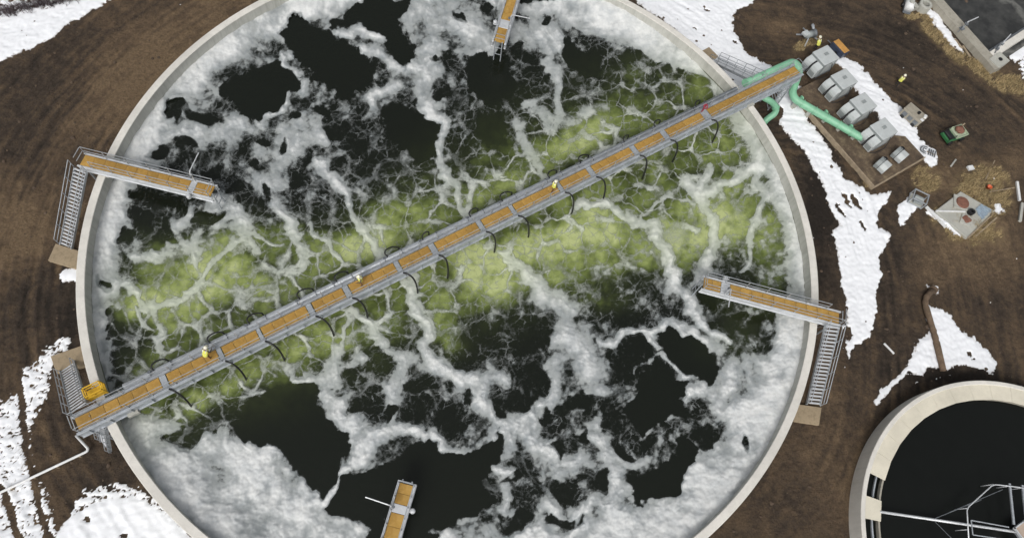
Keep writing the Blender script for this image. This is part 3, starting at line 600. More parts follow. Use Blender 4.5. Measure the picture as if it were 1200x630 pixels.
# ------------------------------------------------------------------ people
def person(name, label, loc, rz, pose='walk', trouser=(0.10, 0.065, 0.04), vest=vest_m, group=None, hat=hat_m):
    t = thing(name, label, 'person', loc, rz, group)
    H = {'hip': (0, 0, .93), 'waist': (0, 0, 1.08), 'chest': (.02, 0, 1.34), 'neck': (.03, 0, 1.50), 'head': (.06, 0, 1.66), 'top': (.06, 0, 1.76)}
    if pose == 'crouch':
        H = {'hip': (-.12, 0, .50), 'waist': (-.04, 0, .62), 'chest': (.14, 0, .84), 'neck': (.22, 0, .98), 'head': (.29, 0, 1.12), 'top': (.31, 0, 1.21)}
    if pose == 'lean':
        H = {'hip': (-.05, 0, .92), 'waist': (.02, 0, 1.06), 'chest': (.20, 0, 1.28), 'neck': (.30, 0, 1.41), 'head': (.38, 0, 1.54), 'top': (.41, 0, 1.63)}
    V = []; rad = []; E = []
    def add(p, r, par=None):
        V.append(p); rad.append(r)
        if par is not None: E.append((par, len(V) - 1))
        return len(V) - 1
    hip = add(H['hip'], (.16, .12)); w = add(H['waist'], (.155, .12), hip); ch = add(H['chest'], (.175, .125), w); nk = add(H['neck'], (.06, .06), ch); hd = add(H['head'], (.095, .085), nk); add(H['top'], (.07, .07), hd)
    add((H['head'][0] + .105, 0, H['head'][2] - .005), (.018, .018), hd)      # nose
    for s in (-1, 1):
        hx, hz = H['hip'][0], H['hip'][2]
        if pose == 'crouch': k, a, f = (.20 if s > 0 else .05, s * .16, .42 if s > 0 else .12), (-.02 if s > 0 else -.25, s * .14, .08), (.14 if s > 0 else -.12, s * .15, .04)
        elif pose == 'walk': k, a, f = (.14 if s > 0 else -.02, s * .11, .50), (.10 if s > 0 else -.22, s * .11, .09), (.26 if s > 0 else -.06, s * .12, .045)
        else: k, a, f = (.02, s * .12, .49), (-.02, s * .13, .09), (.14, s * .15, .045)
        l = add((hx, s * .10, hz - .06), (.105, .10), hip); l = add(k, (.07, .07), l); l = add(a, (.05, .05), l); add(f, (.045, .04), l)
        cx, cz = H['chest'][0], H['chest'][2]
        sh = add((cx, s * .21, cz + .06), (.075, .075), ch)
        if pose == 'walk': e, h = (cx - s * .08, s * .29, cz - .22), (cx - s * .02 + .10, s * .27, cz - .44)
        elif pose == 'crouch': e, h = (cx + .12, s * .28, cz - .18), (cx + .32, s * .16, cz - .32)
        else: e, h = (cx + .08, s * .30, cz - .20), (cx + .30, s * .20, cz - .28)
        el = add(e, (.05, .05), sh); ha = add(h, (.037, .037), el)
        d = (Vector(h) - Vector(e)).normalized(); o = Vector(h)
        side = Vector((0, 1, 0)).cross(d).normalized() if abs(d.y) < .9 else Vector((1, 0, 0))
        pa = add(tuple(o + d * .075), (.038, .022), ha)
        for i, (off, ln) in enumerate(((-.030, .075), (-.010, .09), (.010, .085), (.029, .065))):
            b0 = add(tuple(o + d * .11 + side * off), (.010, .010), pa); add(tuple(o + d * (.11 + ln) + side * off + Vector((0, -s * .02, -.01))), (.0085, .0085), b0)
        th_ = add(tuple(o + d * .045 + side * .05), (.011, .011), ha); add(tuple(o + d * .09 + side * .065), (.010, .010), th_)
    me = bpy.data.meshes.new('body'); me.from_pydata(V, E, [])
    bmk = bmesh.new(); bmk.from_mesh(me); bmk.verts.layers.skin.verify(); bmk.to_mesh(me); bmk.free()
    for sv, r in zip(me.skin_vertices[0].data, rad): sv.radius = r
    me.skin_vertices[0].data[0].use_root = True
    key = 'body_%.3f' % trouser[0] + pose
    if key not in MATS:
        m, tr_, b = nodes('clothes'); co = coords(tr_); sx = tr_.nodes.new('ShaderNodeSeparateXYZ'); tr_.links.new(co, sx.inputs[0])
        dv = tr_.nodes.new('ShaderNodeMath'); dv.operation = 'DIVIDE'; tr_.links.new(sx.outputs[2], dv.inputs[0]); dv.inputs[1].default_value = 2.0
        hz, nz = H['hip'][2] / 2, H['neck'][2] / 2
        rp = ramp(tr_, dv.outputs[0], (0.0, (0.03, 0.022, 0.018)), (.05, trouser), (hz + .02, (0.10, 0.075, 0.055)), (nz + .005, (0.42, 0.26, 0.19)))
        rp.node.color_ramp.interpolation = 'CONSTANT'; tr_.links.new(rp, b.inputs['Base Color']); b.inputs['Roughness'].default_value = .85; MATS[key] = m
    me.materials.append(MATS[key]); bo = link('body', me, t)
    bo.modifiers.new('skin', 'SKIN').use_smooth_shade = True; sb = bo.modifiers.new('sub', 'SUBSURF'); sb.levels = 1; sb.render_levels = 1
    # vest: open shell round the torso, following its lean
    vm = MB(); rings = [('hip', .215, .175, -.06), ('waist', .215, .18, 0), ('chest', .245, .19, -.02), ('chest', .225, .165, .10), ('neck', .115, .10, -.03)]
    n = 16
    for i, (k, ry_, rx_, dz) in enumerate(rings):
        c = Vector(H[k]) + Vector((0, 0, dz))
        for j in range(n): a = 2 * math.pi * j / n; vm.v.append((c.x + rx_ * math.cos(a), ry_ * math.sin(a), c.z))
    for i in range(len(rings) - 1):
        for j in range(n): vm.f.append((i * n + j, i * n + (j + 1) % n, (i + 1) * n + (j + 1) % n, (i + 1) * n + j))
    vo = vm.build('vest', vest, t, True)
    tp = MB()
    for s in (-1, 1):
        c = Vector(H['chest'])
        tp.tube([c + Vector((-.16, s * .10, -.12)), c + Vector((-.17, s * .11, .05)), c + Vector((-.05, s * .12, .145)), c + Vector((.10, s * .11, .10)), c + Vector((.17, s * .10, -.12))], .028, 6)
    tp.build('reflective_band', tapem, vo, True)
    hm = MB(); c = Vector(H['head']) + Vector((0, 0, .05))
    hm.lathe([(.165, -.005), (.17, .0), (.135, .02), (.128, .06), (.10, .115), (.05, .14), (.0, .146)], c, 16)
    hm.box(c + Vector((.15, 0, .004)), (.09, .16, .012), 0, .004)
    hm.build('hard_hat', hat, t, True)
    return t

# ------------------------------------------------------------------ long bridge
ZD = 4.75
bl, br = W(89, 498, ZD), W(935, 82, ZD)
BA = math.atan2(br.y - bl.y, br.x - bl.x); BL = (br - bl).length
BX = Vector((math.cos(BA), math.sin(BA), 0)); BY = Vector((-math.sin(BA), math.cos(BA), 0))
bridge = thing('walkway_bridge', 'long grey steel bridge with orange grating deck across the big tank', 'bridge', (bl.x, bl.y, 0), BA)
def s_of(px_, py_=None):      # distance along the bridge of a photo x on its axis
    t = np.linspace(0, BL, 400); xs, _ = PX(bl.x + BX.x * t, bl.y + BX.y * t, ZD); return float(np.interp(px_, xs, t))
gaps = [(s_of(a), s_of(b)) for a, b in ((189,196),(256,261),(303,307),(361,367),(404,410),(464,469),(505,511),(561,566),(599,603),(654,658),(690,695),(741,746),(777,782),(824,831))]
DW = 1.04
gm_cache = {}
def grating(parent, x0, x1, z, y=0, w=DW, pitch=.95):
    n = max(1, round((x1 - x0) / pitch)); st_ = (x1 - x0) / n
    key = (round(st_, 3), w)
    if key not in gm_cache: gm_cache[key] = MB().box((0, 0, 0), (st_ - .02, w, .05), 0, .012).mesh('grating_panel', grate)
    for i in range(n): link('grating_panel', gm_cache[key], parent, (x0 + st_ * (i + .5), y, z - .025 + random.uniform(-.006, .006)))
segs = [0] + [v for g in gaps for v in g] + [BL]
for a, b in zip(segs[0::2], segs[1::2]): grating(bridge, a + .06, b - .03, ZD)
for a, b in gaps: MB().box(((a + b) / 2, 0, ZD - .02), (b - a, DW + .02, .06), 0, .01).build('deck_plate', galv, bridge)
for s in (-1, 1):
    y = s * (DW / 2 + .16)
    g = MB().box((BL / 2, y, ZD + .02), (BL + .3, .22, .05), 0, .01).box((BL / 2, y, ZD - .45), (BL + .28, .03, .90)).box((BL / 2, y, ZD - .88), (BL + .3, .24, .05), 0, .01).build('girder', galv, bridge)
    st_ = MB()
    x = .6
    while x < BL: st_.box((x, y + s * .065, ZD - .43), (.02, .10, .84)); x += 1.5
    tag(st_.build('stiffeners', galv, g), kind='stuff')
    hr = MB(); x = .1
    rails = [(0.1, BL - .05)]
    yy = s * (DW / 2 + .10)
    while x < BL: hr.box((x, yy, ZD + .57), (.05, .05, 1.06)); x += 1.75
    for z in (.55, 1.10): hr.bar((0.1, yy, ZD + z), (BL - .05, yy, ZD + z), .04, .04)
    hr.bar((0.1, s * (DW / 2 + .02), ZD + .09), (BL, s * (DW / 2 + .02), ZD + .09), .015, .12)
    hr.build('handrail', galv, bridge)
eh = MB()
for z in (.55, 1.10): eh.bar((0.06, -DW / 2, ZD + z), (0.06, DW / 2, ZD + z), .04, .04); eh.bar((BL - .03, -DW / 2, ZD + z), (BL - .03, DW / 2, ZD + z), .04, .04)
each(eh, 'end_rail', galv, bridge)
cr_ = MB(); x = 1.0
while x < BL - 1: cr_.box((x, 0, ZD - .5), (.10, DW + .1, .14)); x += 2.2
each(cr_, 'cross_beam', steel_dark, bridge)
# air main along the far side, with a hose drop on both sides at each deck plate
hx0 = s_of(150)
hp = MB().tube([(hx0, DW / 2 + .62, ZD - .22), (s_of(872), DW / 2 + .62, ZD - .22)], .25, 16).build('air_main', galv, bridge, True)
fl = MB()
for a, b in gaps: fl.lathe([(.25, -.03), (.33, -.03), (.33, .03), (.25, .03)], n=14)
fl = MB()
for a, b in gaps:
    for d in (-.7, .9): fl.tube([((a + b) / 2 + d, DW / 2 + .62, ZD - .22), ((a + b) / 2 + d + .06, DW / 2 + .62, ZD - .22)], .31, 14)
each(fl, 'flange', steel_dark, hp)
wob = random.Random(5)
for a, b in gaps:
    x = (a + b) / 2 + .15; d = wob.uniform(-.25, .25); y0 = -(DW / 2 + .10)
    MB().tube([(x, y0 - .04, ZD - .02)] + bez((x, y0 - .12, ZD + .06), (x + .35, y0 - .55, ZD + .30), (x + .65 + d * .5, y0 - 1.0, ZD - .1), (x + .30 + d, y0 - 1.2 - abs(d), ZW - .2), 12), .075, 8).build('air_hose', black, bridge, True)
    y1 = DW / 2 + .62
    MB().tube([(x - .5, y1, ZD - .1)] + bez((x - .5, y1 + .1, ZD + .1), (x - .7 - d, y1 + .5 + .6 * abs(d), ZD + .3 + d), (x + .25, y1 + .65 + d, ZD + .3 - d), (x + .5 + d, y1 + .45, ZD - .1), 12) + [(x + .55 + d, y1 + .45, ZW - .2)], .058, 8).build('air_hose', black, bridge, True)
    v = MB().lathe([(0, 0), (.09, 0), (.09, .12), (.03, .14), (.03, .22), (.12, .22), (.12, .25), (0, .25)], (x - .8, y1, ZD + .02), 10).build('valve', steel_dark, bridge)
# supports: saddles on the rim and a braced tower under the far end
xr0, xr1 = s_of(146), s_of(878)
for x in (xr0, xr1): MB().box((x, 0, HW + .0), (.8, 1.9, .40), 0, .03).build('saddle', conc_slab, bridge)
def tower(parent, x, w=1.3, d=1.2):
    m = MB()
    for sx in (-1, 1):
        for sy in (-1, 1): m.box((x + sx * d / 2, sy * w / 2, (ZD - .95) / 2 - .05), (.12, .12, ZD - .85))
    n = 3; h = (ZD - 1.0) / n
    for i in range(n):
        z0, z1 = i * h + .1, (i + 1) * h
        for sy in (-1, 1):
            m.bar((x - d / 2, sy * w / 2, z0), (x + d / 2, sy * w / 2, z1), .06, .06); m.bar((x - d / 2, sy * w / 2, z1), (x + d / 2, sy * w / 2, z1), .06, .06)
        for sx in (-1, 1):
            m.bar((x + sx * d / 2, -w / 2, z0), (x + sx * d / 2, w / 2, z1), .06, .06); m.bar((x + sx * d / 2, -w / 2, z1), (x + sx * d / 2, w / 2, z1), .06, .06)
    m.build('support_tower', galv, parent)
tower(bridge, BL - 1.2); tower(bridge, 1.2)

# ------------------------------------------------------------------ stairs
tread_cache = {}
def stairs(parent, top, bot, w, inv, label=None, n=None, td=None):     # world points top and bottom; placed as a part of parent
    M = inv; a, b = M @ Vector(top), M @ Vector(bot)
    d = Vector((b.x - a.x, b.y - a.y, 0)); run = d.length; d.normalize(); y = Vector((-d.y, d.x, 0)); n = n or max(4, round((a.z - b.z) / .2))
    m = MB()
    for s in (-1, 1):
        o = y * (s * (w / 2 + .03)); m.bar(a + o + Vector((0, 0, -.12)), b + o + Vector((0, 0, -.02)), .05, .26)
    st_ = m.build('stairs', galv, parent)
    if label: st_['label'] = label
    key = round(run / n, 3), round(w, 2), td
    if key not in tread_cache: tread_cache[key] = MB().box((0, 0, 0), (td or min(.30, run / n * .62), w - .02, .045), 0, .008).mesh('tread', pale)
    for i in range(n): p = a.lerp(b, (i + .5) / n); link('tread', tread_cache[key], st_, p, math.atan2(d.y, d.x))
    hr = MB()
    for s in (-1, 1):
        o = y * (s * (w / 2 + .09))
        for k in (.5, 1.0): hr.bar(a + o + Vector((0, 0, k)), b + o + Vector((0, 0, k)), .045, .045)
        for i in range(6): p = a.lerp(b, i / 5) + o; hr.box(p + Vector((0, 0, .45)), (.045, .045, 1.1))
    hr.build('handrail', galv, st_)
    return st_
def world_inv(loc, rz): return (Matrix.Translation(loc) @ Matrix.Rotation(rz, 4, 'Z')).inverted()
binv = world_inv((bl.x, bl.y, 0), BA)
stairs(bridge, W(92, 479, ZD), W(79, 429, .25), 1.15, binv, n=17, td=.11)
stairs(bridge, W(118, 497, ZD - .9), W(124, 523, .15), 1.1, binv)
stairs(bridge, W(886, 93, ZD - .1), W(836, 70, .15), 1.0, binv)
def slab(name, label, pix, z, m=None, group=None, depth=.5):
    q = [W(a, b, z) for a, b in pix]; c = sum(q, Vector()) / len(q)
    o = MB().prism([(p.x - c.x, p.y - c.y) for p in q], -.15, z).build(name, m or conc_dirty)
    o.location = (c.x, c.y, 0); tag(o, label, 'slab', group)
    bv = o.modifiers.new('bevel', 'BEVEL'); bv.width = .04; bv.segments = 2
    return o
G_S = 'concrete stair landings beside the big tank'
slab('landing_slab', 'dirty concrete landing at the foot of the left platform stairs', [(65,285),(94,294),(92,316),(56,305)], .25, group=G_S)
slab('landing_slab', 'dirty concrete landing under the right platform stairs', [(935,473),(963,477),(960,498),(930,493)], .25, group=G_S)
slab('landing_slab', 'stained concrete landing at the bridge stairs beside snow', [(59,417),(100,403),(106,428),(66,437)], .25, group=G_S)
slab('landing_slab', 'small concrete landing in snow at the top right bridge stairs', [(822,60),(831,55),(842,66),(833,73)], .15, group=G_S)

# ------------------------------------------------------------------ four short platforms
def platform(label, p_out, p_in, gap_px, out_len=None):
    a, b = W(*p_out, ZD), W(*p_in, ZD); rz = math.atan2(b.y - a.y, b.x - a.x); L = (b - a).length
    t = thing('service_platform', label, 'platform', (a.x, a.y, 0), rz, 'short grating platforms reaching in over the tank rim')
    g0, g1 = ((W(*p, ZD) - a).length for p in gap_px)
    w = 1.0
    grating(t, .05, g0 - .02, ZD, 0, w); grating(t, g1 + .02, L - .05, ZD, 0, w)
    MB().box(((g0 + g1) / 2, 0, ZD - .02), (g1 - g0, w + .02, .06), 0, .01).build('deck_plate', pale, t)
    for s in (-1, 1):
        y = s * (w / 2 + .12)
        MB().box((L / 2, y, ZD + .01), (L + .2, .16, .04), 0, .01).box((L / 2, y, ZD - .3), (L + .18, .03, .58)).box((L / 2, y, ZD - .6), (L + .2, .18, .04), 0, .01).build('girder', pale, t)
        hr = MB(); n = 7; yy = s * (w / 2 + .07)
        st0 = 1.25 if s == -1 else .05
        for i in range(n): hr.box((st0 + (L - .1 - st0) * i / (n - 1), yy, ZD + .55), (.05, .05, 1.05))
        for z in (.55, 1.10): hr.bar((st0, yy, ZD + z), (L - .02, yy, ZD + z), .045, .045)
        hr.build('handrail', galv, t)
    e = MB()
    for x in (.04, L - .02):
        for z in (.55, 1.10): e.bar((x, -w / 2, ZD + z), (x, w / 2, ZD + z), .045, .045)
    each(e, 'end_rail', galv, t)
    gm2 = (g0 + g1) / 2
    dv = MB().tube([(gm2, w / 2 + .05, ZD - .2), (gm2, w / 2 + .05, ZD + 1.25)], .06, 8).tube(rounded([(gm2, w / 2 + .05, ZD + 1.0), (gm2, w / 2 + .05, ZD + 1.45), (gm2 + .1, w / 2 + 1.9, ZD + 1.65)], .25), .045, 8).build('davit', pale, t)
    MB().lathe([(.0, 0), (.11, 0), (.11, .16), (0, .16)], (gm2, w / 2 - .12, ZD + .85), 10).build('winch', steel_dark, dv)
    gd = MB()
    for s in (-1, 1): gd.tube([(L + .15, s * .35, ZD + .3), (L + .15, s * .35, ZW - .4)], .05, 8)
    for z in (ZD - .6, ZD - 1.5): gd.bar((L + .15, -.35, z), (L + .15, .35, z), .05, .05)
    gd.build('mixer_guide', galv, t)
    mo = MB().lathe([(0, 0), (.16, 0), (.2, .06), (.2, .34), (.14, .42), (0, .44)], (gm2 + .1, -(w / 2 + .45), ZD - .2), 12).box((gm2 + .1, -(w / 2 + .22), ZD - .15), (.3, .3, .1)).build('junction_pod', pale, t)
    MB().box((1.9, 0, HW + .1), (.7, 1.3, .28), 0, .03).build('saddle', conc_slab, t)
    lg = MB()
    for s in (-1, 1): lg.box((.35, s * .45, (ZD - .6) / 2 - .05), (.12, .12, ZD - .5))
    lg.bar((.35, -.45, .5), (.35, .45, ZD - .8), .06, .06)
    lg.build('support_frame', galv, t)
    return t, world_inv((a.x, a.y, 0), rz), rz
pl, il, _ = platform('orange decked platform with long stairs on the left side of the tank', (96, 187), (250, 224.6), ((222, 217.5), (229, 219)))
stairs(pl, W(94, 198, ZD), W(77.5, 289, .25), 1.05, il)
pr, ir, _ = platform('orange decked platform with long stairs on the right side of the tank', (984, 373), (824, 331), ((855, 339), (845, 336.5)))
stairs(pr, W(976, 381, ZD), W(953, 474, .25), 1.15, ir)
platform('orange decked platform cut off by the top edge of the photo', (612.5, -40), (584.7, 50), ((593.9, 24), (590.3, 33)))
platform('orange decked platform standing over dark water at the bottom edge', (447, 667), (477, 566), ((466.4, 601), (469.6, 591)))

# yellow basket on the rim next to the bridge
yb = W(110, 457, HW + .9); yl = Vector((yb.x, yb.y, 0))
cage_scale = .86
cage = thing('work_basket', 'bright yellow railed work basket beside the left bridge stairs', 'work basket', (yl.x, yl.y, HW + .08), BA)
cage.scale = (cage_scale,) * 3
MB().box((0, 0, .35), (1.5, .95, .10), 0, .02).build('floor', yellow, cage)
m = MB()
for x in (-.70, .70):
    for y in (-.42, .42): m.box((x, y, .72), (.09, .09, 1.30))
for x in (0,):
    for y in (-.42, .42): m.box((x, y, .9), (.07, .07, .95))
each(m, 'post', yellow, cage)
m = MB()
for z in (.88, 1.36):
    for y in (-.42, .42): m.bar((-.74, y, z), (.74, y, z), .085, .085)
    for x in (-.70, .70): m.bar((x, -.46, z), (x, .46, z), .085, .085)
m.build('rail', yellow, cage)
MB().box((0, -.44, .60), (1.4, .03, .42), 0, .01).build('kick_plate', yellow, cage)
MB().box((0, 0, .15), (1.2, .5, .30), 0, .02).build('base_frame', steel_dark, cage)

def on_bridge(px_, py_, off=0.0):
    s = s_of(px_); p = bl + BX * s + BY * off; return (p.x, p.y, ZD)
G_P = 'workers in yellow safety vests'
person('person', 'worker in yellow vest and white hard hat standing left of centre on the bridge', on_bridge(424, 330, .05), BA + math.pi, 'stand', (0.16, 0.08, 0.04), group=G_P)
person('person', 'worker in yellow vest and brown trousers right of centre on the bridge', on_bridge(647, 217, -.05), BA, 'walk', (0.15, 0.075, 0.035), group=G_P)
person('person', 'worker in yellow vest bending near the left end of the bridge', on_bridge(246, 417, .15), BA + .6, 'lean', (0.14, 0.06, 0.03), group=G_P)
lr = thing('life_ring', 'small red life ring hung on the bridge rail near its right end', 'life ring', on_bridge(826, 134, .42), BA)
MB().lathe([(.20 + .06 * math.cos(a), .06 * math.sin(a)) for a in [i * math.pi / 4 for i in range(8)]], (0, 0, 0), 20, close=True).build('ring', red, lr, True)
lr.children[0].location = (0, .0, .95); lr.children[0].rotation_euler = (R(35), 0, 0)
MB().box((0, .07, .55), (.28, .04, 1.0), 0, .01).build('holder', red, lr)

# ------------------------------------------------------------------ small round tank
ct = thing('clarifier_tank', 'smaller round concrete tank of still black water at lower right', 'tank', (CC[0], CC[1], 0))
MB().lathe([(CR, -.1), (CR, CH - .04), (CR - .04, CH), (CR - .34, CH), (CR - .38, CH - .04), (CR - .38, -.1)], n=160, close=True).build('wall', conc_rim, ct)
def still_mat(name, col, rough, streaky=None):
    m, t, b = nodes(name); co = coords(t); n1 = noise(t, .8, 6, co); c = mixc(t, n1, tuple(x * .7 for x in col), tuple(x * 1.3 for x in col))
    if streaky:
        mp = N(t, 'ShaderNodeMapping'); mp.inputs['Scale'].default_value = (.22, .22, .22); t.links.new(co, mp.inputs[0])
        v = N(t, 'ShaderNodeTexVoronoi', feature='DISTANCE_TO_EDGE', Scale=1.0)
        nn = N(t, 'ShaderNodeTexNoise', Scale=.5, Detail=6.0); t.links.new(co, nn.inputs['Vector'])
        mm = mixc(t, .45, mp.outputs[0], nn.outputs['Color']); t.links.new(mm, v.inputs['Vector'])
        c = mixc(t, ramp(t, v.outputs['Distance'], (0.0, 1.0), (0.07, 0.0)), c, streaky)
        c = mixc(t, ramp(t, noise(t, .5, 8, co, .7), (0.4, 0.0), (0.8, 0.5)), c, streaky)
    t.links.new(c, b.inputs['Base Color']); b.inputs['Roughness'].default_value = rough; b.inputs['IOR'].default_value = 1.33
    bump(t, b, noise(t, 2.5, 4, co), .01, .15); return m
ZC = CH - .55
tag(MB().lathe([(.01, ZC), (CR - .3, ZC)], (CC[0], CC[1], 0), 120).build('clarifier_water', still_mat('still_water', (0.005, 0.006, 0.005), .3)), 'still black water in the smaller round tank', kind='structure')
# cream cover plates, one flat panel after another, left open on the near left side
NP = 44; rI, rO = 12.52, CR - .37
openings = [(math.atan2(W(1022, 566, CH).y - CC[1], W(1022, 566, CH).x - CC[0]), math.atan2(W(1018, 591, CH).y - CC[1], W(1018, 591, CH).x - CC[0]))]
a_open = math.atan2(W(1019, 553, CH).y - CC[1], W(1019, 553, CH).x - CC[0]) % (2 * math.pi)
a_p0 = math.atan2(W(1016, 580, CH).y - CC[1], W(1016, 580, CH).x - CC[0]) % (2 * math.pi); a_p1 = math.atan2(W(1016, 607, CH).y - CC[1], W(1016, 607, CH).x - CC[0]) % (2 * math.pi)
def panel(parent, a0, a1, inner_flat=True):
    pts = [(rO * math.cos(a), rO * math.sin(a)) for a in np.linspace(a0 + .0006, a1 - .0006, 4)] + [(rI * math.cos(a), rI * math.sin(a)) for a in (a1 - .0006, a0 + .0006)]
    MB().prism(pts, CH - .14, CH - .06).build('cover_panel', conc_cream, parent)
stp = 2 * math.pi / NP
a = a_open
while a - stp > a_open - math.pi * 1.25: panel(ct, a - stp, a); a -= stp
panel(ct, a_p0, a_p1)
MB().lathe([(rI + .02, CH - 1.3), (rI + .16, CH - 1.3), (rI + .16, CH - .16), (rI + .02, CH - .16)], n=160, close=True).build('weir_wall', conc_old, ct)
MB().lathe([(rI + .5, CH - .62), (rI + .62, CH - .62), (rI + .62, CH - .35), (rI + .5, CH - .35)], n=160, close=True).build('weir_trough', galv, ct)
# rotating bridge and hand-railed centre platform
cm = thing('clarifier_mechanism', 'grey pipe arm and railed centre platform over the black water', 'clarifier arm', (CC[0], CC[1], 0))
def L_(px_, py_, z): p = W(px_, py_, z); return (p.x - CC[0], p.y - CC[1], z)
za = CH - .1
m = MB().tube([L_(1031, 599, za), L_(1180, 621, za), L_(1260, 633, za)], .11, 10); m.build('arm', pale, cm, True)
m = MB()
for p, q in (((1093, 608), (1175, 573)), ((1095, 610), (1125, 640)), ((1093, 608), (1150, 585))): m.tube([L_(*p, za + .05), L_(*q, za + .9)], .025, 6)
each(m, 'stay_cable', steel_dark, cm)
zr = CH + .9
m = MB().tube(rounded([L_(1136, 645, zr), L_(1133, 595, zr), L_(1164, 567, zr), L_(1183, 569, zr), L_(1230, 575, zr)], .3), .05, 8)
for p in ((1134, 620), (1133, 595), (1164, 567), (1183, 569), (1199, 571)):
    q = L_(*p, zr); m.tube([q, (q[0], q[1], ZC - .3)], .035, 6)
m.build('guard_rail', pale, cm, True)
m = MB()
for y0, y1 in (((1138, 609), (1182, 617)), ((1140, 626), (1180, 632))):
    m.tube([L_(*y0, zr - .2), L_(*y1, zr - .2)], .05, 8)
m.tube([L_(1138, 609, zr - .2), L_(1140, 626, zr - .2)], .05, 8)
m.bar(L_(1183, 566, zr - .1), L_(1188, 614, zr - .1), .16, .12); m.bar(L_(1198, 568, zr - .1), L_(1203, 614, zr - .1), .16, .12)
m.build('platform_frame', galv, cm)
p = L_(1206, 622, CH + .5)
MB().box(p, (1.9, 1.5, .12), R(28), .02).build('platform_deck', concrete('pinkish_board', (.45, .36, .29), .3), cm)
m = MB().box((p[0], p[1], p[2] + .1), (2.1, 1.7, .10), R(28)); m.v = m.v
MB().box((p[0], p[1], (CH + .5) / 2 - .1), (.9, .9, CH + .5), R(28), .05).build('centre_column', galv, cm)
fr_ = MB()
for s in (-1, 1):
    ax = Matrix.Rotation(R(28), 3, 'Z')
    fr_.box(Vector(p) + ax @ Vector((0, s * .8, .05)), (2.1, .10, .22), R(28)); fr_.box(Vector(p) + ax @ Vector((s * 1.0, 0, .05)), (.10, 1.7, .22), R(28))
fr_.build('deck_frame', pale, cm)

# ------------------------------------------------------------------ blower yard
yu = -BY                                       # along the row of cabinets
def yard(px_, py_, z=0): return W(px_, py_, z)
PH = .55
pB = W(1025, 219, PH); 
pad_len, pad_w = 13.2, 7.6
pad_o = pB                                     # nearest corner
pad = thing('equipment_pad', 'raised muddy equipment pad edged with pale boards by the green pipe', 'equipment pad', (pad_o.x, pad_o.y, 0), BA)
MB().prism([(0.08, .08), (pad_w - .08, .08), (pad_w - .08, 3.0), (5.2, 4.6), (4.9, pad_len), (.08, pad_len)], -.2, PH - .06).build('fill', None, pad)
fm, ft, fb = nodes('pad_soil'); fc = coords(ft); fn = noise(ft, .9, 8, fc, .7); fn2 = noise(ft, 6, 6, fc, .7)
c_ = ramp(ft, fn, (0.32, (0.045, 0.032, 0.024)), (0.5, (0.11, 0.078, 0.05)), (0.68, (0.22, 0.17, 0.105)))
c_ = mixc(ft, ramp(ft, fn2, (.4, 0.0), (.75, .5)), c_, (0.06, 0.045, 0.032)); ft.links.new(c_, fb.inputs['Base Color']); fb.inputs['Roughness'].default_value = .9; bump(ft, fb, fn2, .1, .8)
pad.children[0].data.materials.append(fm)
for y, x0_, x1_ in ((0, 0, pad_w),):
    for i in range(3):
        a0, a1 = x0_ + (x1_ - x0_) * i / 3, x0_ + (x1_ - x0_) * (i + 1) / 3
        MB().box(((a0 + a1) / 2, .04, (PH + .02) / 2 - .1), (a1 - a0 - .02, .12, PH + .22), 0, .015).build('edge_board', wood, pad)
for i in range(4):
    a0, a1 = pad_len * i / 4, pad_len * (i + 1) / 4
    MB().box((.04, (a0 + a1) / 2 + .06, (PH + .02) / 2 - .1), (.10, a1 - a0 - .02, PH + .24), 0, .015).build('edge_board', wood, pad)
BHT = 1.95
lids = [W(968.5, 64.4, PH + BHT), W(990, 92, PH + BHT), W(1012.5, 120.5, PH + BHT), W(1036.5, 150.5, PH + BHT)]
